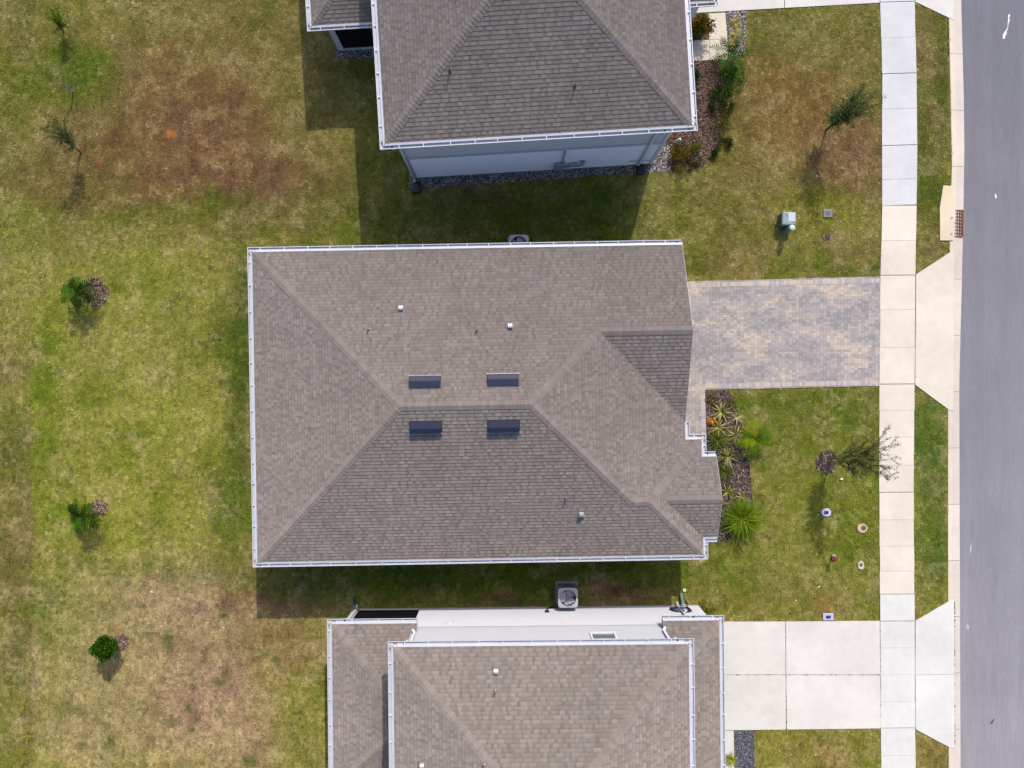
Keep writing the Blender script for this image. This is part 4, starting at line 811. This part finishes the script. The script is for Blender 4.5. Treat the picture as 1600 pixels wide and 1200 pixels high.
def rosette(name, label, cat, px, py, n, L_, W_, pal, z=.04, group=None, rise=(.2, 1.2), h=0.):
    rr = random.Random(int(px*7+py)); x, y = P(px, py, .15+h); mb = MB()
    for i in range(n):
        az = 2.4*i+rr.uniform(-.3, .3); jr = (.2*rr.random() if n > 200 else 0.); ja = rr.uniform(0, 6.28); blade(mb, (x+jr*math.cos(ja), y+jr*math.sin(ja), z+h), az, L_*rr.uniform(.7, 1.15), W_*rr.uniform(.8, 1.2), rr.uniform(*rise), rr.uniform(.3, .75), C(*rr.choice(pal)))
    o = mb.build(name, M['leaf']); return tag(o, label, cat, group)
VAR = [(190, 186, 140), (172, 172, 122), (198, 196, 164), (110, 120, 64), (82, 100, 50), (150, 154, 98)]
GREY = [(196, 184, 150), (170, 158, 124), (210, 200, 170), (124, 120, 84), (140, 130, 96)]
g = 'spiky plants in the front flower bed'
rosette('spiky_plant', 'cream striped spiky plant at the top of the front flower bed', 'plant', 1128, 644, 34, .5, .024, VAR, group=g)
rosette('spiky_plant', 'yellow striped spiky plant below the orange one in the flower bed', 'plant', 1124, 668, 34, .5, .024, VAR, group=g)
rosette('spiky_plant', 'pale dry looking spiky plant in the middle of the flower bed', 'plant', 1150, 681, 40, .5, .02, GREY, group=g)
rosette('spiky_plant', 'green and cream spiky plant beside the small gable corner', 'plant', 1137, 714, 36, .52, .022, VAR[:3]+[(110, 122, 60), (90, 104, 50)], group=g)
rosette('spiky_plant', 'striped spiky plant just above the round grass clump', 'plant', 1137, 768, 30, .42, .022, VAR, group=g)
rosette('spiky_plant', 'small straw coloured spiky tuft at the lower edge of the flower bed', 'plant', 1160, 776, 20, .34, .016, GREY, group=g)
rosette('spiky_plant', 'faded grey spiky tuft right of the topmost striped plant', 'plant', 1152, 652, 24, .34, .016, GREY, group=g)
rosette('spiky_plant', 'short pale tuft at the right edge of the bed near the yellow fern palm', 'plant', 1166, 708, 16, .28, .016, [(206, 206, 130), (180, 184, 110)], group=g)
rosette('bromeliad', 'orange flowering bromeliad in the upper part of the flower bed', 'plant', 1114, 657, 18, .3, .028, [(236, 176, 40), (224, 150, 30), (206, 120, 30), (240, 196, 80)])
rosette('low_grass_plant', 'dark green leafy plant in the top corner of the front flower bed', 'plant', 1114, 624, 30, .34, .022, [(92, 92, 44), (74, 82, 40), (110, 104, 54)])
rosette('low_grass_plant', 'olive leafy plant at the top right corner of the front flower bed', 'plant', 1145, 630, 22, .3, .02, [(104, 100, 48), (84, 90, 40)])
rosette('ornamental_grass', 'bushy yellow green grass beside the stepped gutter corner', 'plant', 1122, 688, 90, .66, .014, [(104, 116, 42), (84, 102, 32), (122, 130, 58), (66, 86, 28)])
rosette('ornamental_grass', 'dark green strappy grass against the gable front', 'plant', 1132, 738, 60, .48, .016, [(84, 100, 36), (66, 86, 30), (110, 116, 50)])
rosette('ornamental_grass', 'large round bright green grass clump at the lower end of the flower bed', 'plant', 1159, 810, 620, .92, .011, [(104, 134, 22), (84, 118, 16), (126, 152, 34), (66, 100, 14), (144, 164, 48)], rise=(.2, 1.5), h=.15)
def palm(name, label, px, py, bz, nf, L_, rise, droop, pal, lw, ll, trunk=True, lean=(0, 0), seed=1, tcol=(112, 92, 72)):
    rr = random.Random(seed); x, y = P(px, py); t = thing(name, label, 'palm' if 'palm' in name else 'tree', (x, y, 0)); top = (lean[0], lean[1], bz)
    if trunk:
        mb = MB(); mb.tube([(0, 0, -.05), (lean[0]*.3, lean[1]*.3, bz*.5), top], [.05, .04, .03], 8, C(*tcol)); mb.build('trunk', M['bark'], t)
    mb = MB()
    for i in range(nf):
        frond(mb, top, 2.399*i+rr.uniform(-.25, .25), L_*rr.uniform(.75, 1.12), rr.uniform(*rise), rr.uniform(*droop), C(*rr.choice(pal)), lw, ll*rr.uniform(.85, 1.1), rr)
    mb.build('fronds' if 'palm' in name else 'crown', M['leaf'], t); return t
palm('fern_palm', 'bright yellow green fern palm with arching fronds at the edge of the lawn', 1174, 686, .6, 18, 1.0, (.3, .9), (.55, .95), [(104, 136, 8), (84, 122, 6), (122, 146, 14), (70, 106, 8)], .02, .27, seed=4)
palm('fern_palm', 'dark green palm with long fronds over the gravel and walkway corner', 1136, 94, .6, 13, 1.0, (.2, .8), (.4, .8), [(44, 84, 16), (34, 70, 14), (62, 102, 26)], .022, .24, seed=9)
DK = [(38, 70, 10), (26, 54, 8), (54, 88, 14), (70, 104, 20), (30, 58, 10)]
palm('young_tree', 'small dark green feathery tree in the upper mulch ring on the back lawn', 142, 461, 1.05, 18, .92, (.1, .9), (.5, 1.0), DK, .026, .3, seed=21)
palm('young_tree', 'small drooping green tree in the lower reddish mulch ring on the back lawn', 148, 801, 1.0, 17, .88, (.1, .9), (.5, 1.0), [(44, 78, 12), (32, 62, 8), (60, 96, 20)], .024, .28, seed=33)
def shrub(name, label, px, py, r, h, n, pal, ls=.06, seed=0, cat='shrub', base=.0, group=None, lift=0., ball=False):
    n = int(n*1.5); r *= 1.18; rr = random.Random(seed or int(px+py*3)); x, y = P(px, py, h*.5+lift); t = thing(name, label, cat, (x, y, 0), 0, group); mb = MB(); st = MB()
    cl = [(rr.gauss(0, r*.45), rr.gauss(0, r*.45), lift+h*rr.uniform(.3, .85)) for _ in range(max(5, int(r*22)))]
    for c in cl:
        st.tube([(0, 0, -.02), (c[0]*.5, c[1]*.5, c[2]*.6), c], [.014, .01, .005], 5, C(92, 76, 58), cap=False)
    for i in range(n):
        c = rr.choice(cl); p = Vector(c)+Vector((rr.gauss(0, r*.25), rr.gauss(0, r*.25), rr.gauss(0, h*.16))); p.z = max(p.z, .05)
        if ball:
            v = Vector((rr.gauss(0, 1), rr.gauss(0, 1), rr.gauss(0, 1))).normalized()*rr.uniform(.35, 1)**.5; v *= 1+.2*math.sin(4*math.atan2(v.y, v.x)+1)*math.cos(2.5*v.z)+.14*math.sin(7*v.x+3*v.z); p = Vector((v.x*r, v.y*r, lift+h*.5+v.z*h*.55))
        d = (p-Vector((0, 0, h*.2+lift)))+Vector((rr.gauss(0, .3), rr.gauss(0, .3), rr.gauss(0, .3)))*r*1.5
        leaf(mb, p, d, ls*rr.uniform(.7, 1.5), ls*.3*rr.uniform(.8, 1.3), tuple(v*rr.uniform(.75, 1.3) for v in C(*rr.choice(pal))), rr)
    st.build('stems', M['bark'], t); mb.build('foliage', M['leaf'], t); return t
GR = [(52, 82, 30), (40, 68, 26), (70, 100, 40), (34, 60, 24)]
shrub('round_shrub', 'dense round dark green young tree beside the small grey mulch ring', 163, 1012, .38, .85, 2400, [(58, 100, 18), (42, 82, 14), (78, 122, 28), (34, 66, 12)], .07, 51, lift=.5, ball=True)
g = 'dwarf shrubs in the upper flower bed'
shrub('croton', 'red orange and green croton shrub in the corner of the upper walkway', 1097, 42, .38, .9, 900, [(70, 90, 24), (140, 60, 26), (150, 110, 36), (56, 76, 22), (62, 84, 22), (80, 96, 28), (96, 104, 30)], .09, 61)
shrub('leafy_shrub', 'bright green leafy shrub just below the dark palm', 1140, 117, .36, .5, 520, [(58, 104, 44), (44, 86, 36), (84, 128, 60)], .08, 62)
shrub('leafy_shrub', 'tall green leafy shrub right of the two small dark tufts', 1138, 144, .28, .45, 420, [(62, 106, 44), (46, 88, 34), (90, 124, 58)], .07, 63)
for i, (px, py, lb) in enumerate(((1117, 147, 'dark dwarf shrub second from the house side below the walkway'), (1115, 171, 'dark dwarf shrub in the middle of the upper mulch bed'), (1136, 169, 'dark dwarf shrub at the lawn edge of the upper bed'), (1120, 241, 'dark dwarf shrub lowest in the upper bed'), (1137, 222, 'dark dwarf shrub nearest the dry lawn above the lowest one'), (1090, 114, 'dark dwarf shrub tucked against the upper house gutter'))):
    shrub('dwarf_shrub', lb, px, py, .19, .34, 330, GR, .06, 70+i, group=g)
shrub('leafy_shrub', 'sparse olive green shrub at the lawn edge between dark tufts', 1128, 194, .34, .35, 360, [(104, 108, 52), (120, 122, 66), (84, 92, 44)], .07, 64)
shrub('leafy_shrub', 'yellowish brown shrub beside the gravel at the house corner', 1064, 247, .42, .5, 760, [(116, 100, 34), (134, 112, 44), (92, 82, 30), (84, 94, 30)], .07, 65)
shrub('leafy_shrub', 'small green shrub right of the yellowish brown shrub', 1087, 231, .22, .4, 300, [(92, 104, 30), (74, 84, 28), (112, 118, 40)], .06, 66)
shrub('leafy_shrub', 'dark brown green shrub at the lower end of the upper bed', 1087, 256, .2, .3, 240, [(82, 72, 34), (70, 66, 34), (98, 90, 44)], .055, 67)
shrub('leafy_shrub', 'low green weed at the front corner of the lower house', 1106, 955, .28, .25, 240, [(110, 122, 30), (84, 100, 28), (130, 138, 50)], .07, 68)
for i, (px, py, lb) in enumerate(((1150, 34, 'pale dried plant at the top of the gravel strip'), (1150, 50, 'pale dried plant in the middle of the gravel strip'), (1148, 66, 'pale dried plant at the lower end of the gravel strip'))):
    rosette('dry_plant', lb, 'plant', px, py, 40, .34, .016, [(206, 196, 146), (180, 168, 122), (150, 144, 98)], group='dried plants in the gravel strip')
rosette('ornamental_grass', 'yellow green grass tuft on the walkway edge at the lower right house', 'plant', 1142, 1188, 50, .4, .014, [(160, 164, 70), (130, 140, 54), (184, 180, 96)])
x, y = P(1058, 224); t = MB(); t.lathe(x, y, [(.1, 0), (.12, .1), (.08, .22), (.1, .34), (.05, .42), (.065, .5), (.03, .56)], 12, C(240, 240, 240)); o = t.build('garden_statue', M['plastic'], None, True); tag(o, 'small white garden ornament beside the yellowish brown shrub', 'garden ornament')
def twig_tree(label, base, tips, pal, seed, trunk_r=.035, fork=.35, per=70, ls=.06, sub=4, name='young_tree', spread=.3, tcol=(96, 84, 70)):
    rr = random.Random(seed); bx, by = P(*base); t = thing(name, label, 'tree', (bx, by, 0)); tr = MB(); cr = MB(); lf = MB()
    T = [Vector((P(px, py, z)[0]-bx, P(px, py, z)[1]-by, z)) for px, py, z in tips]; mz = max(v.z for v in T); ctr = sum(T, Vector())/len(T)
    top = Vector((ctr.x*.85, ctr.y*.85, mz*.82))
    ax = lambda s_: Vector((top.x*s_**1.2, top.y*s_**1.2, top.z*s_))
    tr.tube([(0, 0, -.05)]+[ax(s_) for s_ in (.2, .4, .6, .8, 1)], [trunk_r*q for q in (1.2, 1, .85, .65, .45, .25)], 8, C(*tcol)); tr.build('trunk', M['bark'], t)
    def leaves(a, b, n):
        for _ in range(n):
            s_ = rr.uniform(.15, 1.02); p = a.lerp(b, s_)+Vector((rr.gauss(0, .035), rr.gauss(0, .035), rr.gauss(0, .035)))
            leaf(lf, p, (b-a).normalized()+Vector((rr.gauss(0, .8), rr.gauss(0, .8), rr.gauss(0, .6))), ls*rr.uniform(.6, 1.4), ls*.22, tuple(v*rr.uniform(.7, 1.35) for v in C(*rr.choice(pal))), rr)
    for v in T:
        s0 = ax(max(fork, min(.92, v.z/mz*.62+rr.uniform(-.1, .1)))); mid = s0.lerp(v, .5)+Vector((rr.gauss(0, .08), rr.gauss(0, .08), -.04))
        cr.tube([s0, mid, v], [trunk_r*.4, trunk_r*.26, trunk_r*.1], 5, C(*tcol), cap=False); leaves(s0, mid, per//2); leaves(mid, v, per)
        for _ in range(sub):
            a = s0.lerp(mid, rr.random()) if rr.random() < .5 else mid.lerp(v, rr.random()*.8); b = a+(v-s0).normalized()*spread*.8+Vector((rr.gauss(0, spread), rr.gauss(0, spread), rr.gauss(0, spread*.6)))*.8
            cr.tube([a, b], [trunk_r*.16, trunk_r*.07], 4, C(*tcol), cap=False); leaves(a, b, per//2)
    b = cr.build('branches', M['bark'], t); lf.build('crown', M['leaf'], t); return t
rr = random.Random(5)
OAK = [(96, 112, 66), (112, 124, 80), (82, 98, 60), (128, 134, 94), (136, 132, 98)]
twig_tree('slender young oak whose thin branches reach over the sidewalk', (1298, 716),
  [(1389, 668, 3.9), (1390, 684, 3.8), (1405, 695, 4.1), (1406, 715, 4.1), (1399, 732, 3.9), (1402, 748, 3.8), (1388, 702, 3.8), (1376, 708, 3.6), (1376, 722, 3.4), (1362, 700, 3.2), (1352, 692, 2.8), (1340, 702, 2.6), (1345, 726, 2.7), (1360, 738, 2.9), (1330, 716, 2.2), (1372, 690, 3.4), (1350, 712, 3.0), (1366, 714, 3.4), (1340, 736, 2.5), (1322, 705, 2.0), (1335, 746, 2.6), (1350, 751, 2.9), (1330, 694, 2.4), (1360, 684, 3.0), (1376, 744, 3.3), (1318, 728, 1.8), (1342, 716, 2.8)],
  OAK, 15, .03, .25, 62, .065, 7)
twig_tree('young oak with a dark leafy crown on the dry lawn of the upper house', (1290, 204),
  [(1365, 150, 3.4), (1378, 160, 3.5), (1345, 140, 3.2), (1338, 152, 2.9), (1350, 165, 3.0), (1362, 176, 3.2), (1342, 178, 2.7), (1330, 162, 2.5), (1322, 176, 2.2), (1318, 165, 2.2), (1310, 185, 1.9), (1304, 180, 1.7), (1330, 170, 2.6), (1335, 160, 2.9), (1346, 156, 3.1), (1352, 130, 3.3), (1312, 190, 1.5), (1325, 185, 2.0), (1303, 190, 1.1), (1310, 180, 1.4), (1300, 184, 1.2)],
  [(54, 86, 56), (44, 74, 50), (72, 102, 66), (96, 118, 88), (110, 124, 100)], 16, .036, .25, 58, .068, 8, spread=.34)
twig_tree('wispy grey green young tree on the brown back lawn', (126, 238),
  [(70, 182, 2.6), (80, 192, 2.5), (88, 180, 2.5), (100, 190, 2.2), (82, 212, 2.3), (96, 222, 1.9), (110, 208, 1.7), (66, 200, 2.6), (112, 226, 1.4), (100, 206, 2.0), (92, 202, 2.2)],
  [(108, 112, 84), (86, 98, 66), (124, 124, 100), (62, 92, 48)], 17, .03, .35, 70, .06, 6)
twig_tree('nearly bare sapling below the bright green patch on the back lawn', (114, 144), [(94, 126, 1.1), (98, 134, 1.0), (104, 130, 1.1), (106, 140, .8), (112, 138, .7)], [(176, 176, 168), (96, 96, 80), (70, 74, 60)], 18, .03, .4, 14, .05, 2, tcol=(150, 146, 140))
twig_tree('small bright green sapling near the top left corner', (99, 48), [(80, 14, 1.2), (86, 24, 1.2), (92, 20, 1.1), (82, 30, 1.2), (90, 36, .9), (96, 30, .9), (99, 40, .7)], [(84, 116, 14), (70, 104, 12), (104, 132, 24)], 19, .03, .3, 60, .075, 3)
def weed(px, py, n, L_, pal, lb): rosette('weed_clump', lb, 'weed', px, py, n, L_, .008, pal, group='tall weeds at the left edge')
WP = [(150, 150, 60), (122, 130, 50), (170, 160, 90)]
weed(35, 1105, 46, .5, WP, 'feathery yellow weeds topmost along the left lawn edge'); weed(42, 1150, 46, .45, WP, 'feathery yellow weeds in the middle of the left lawn edge clumps'); weed(36, 1182, 46, .5, WP, 'feathery yellow weeds lowest along the left lawn edge')
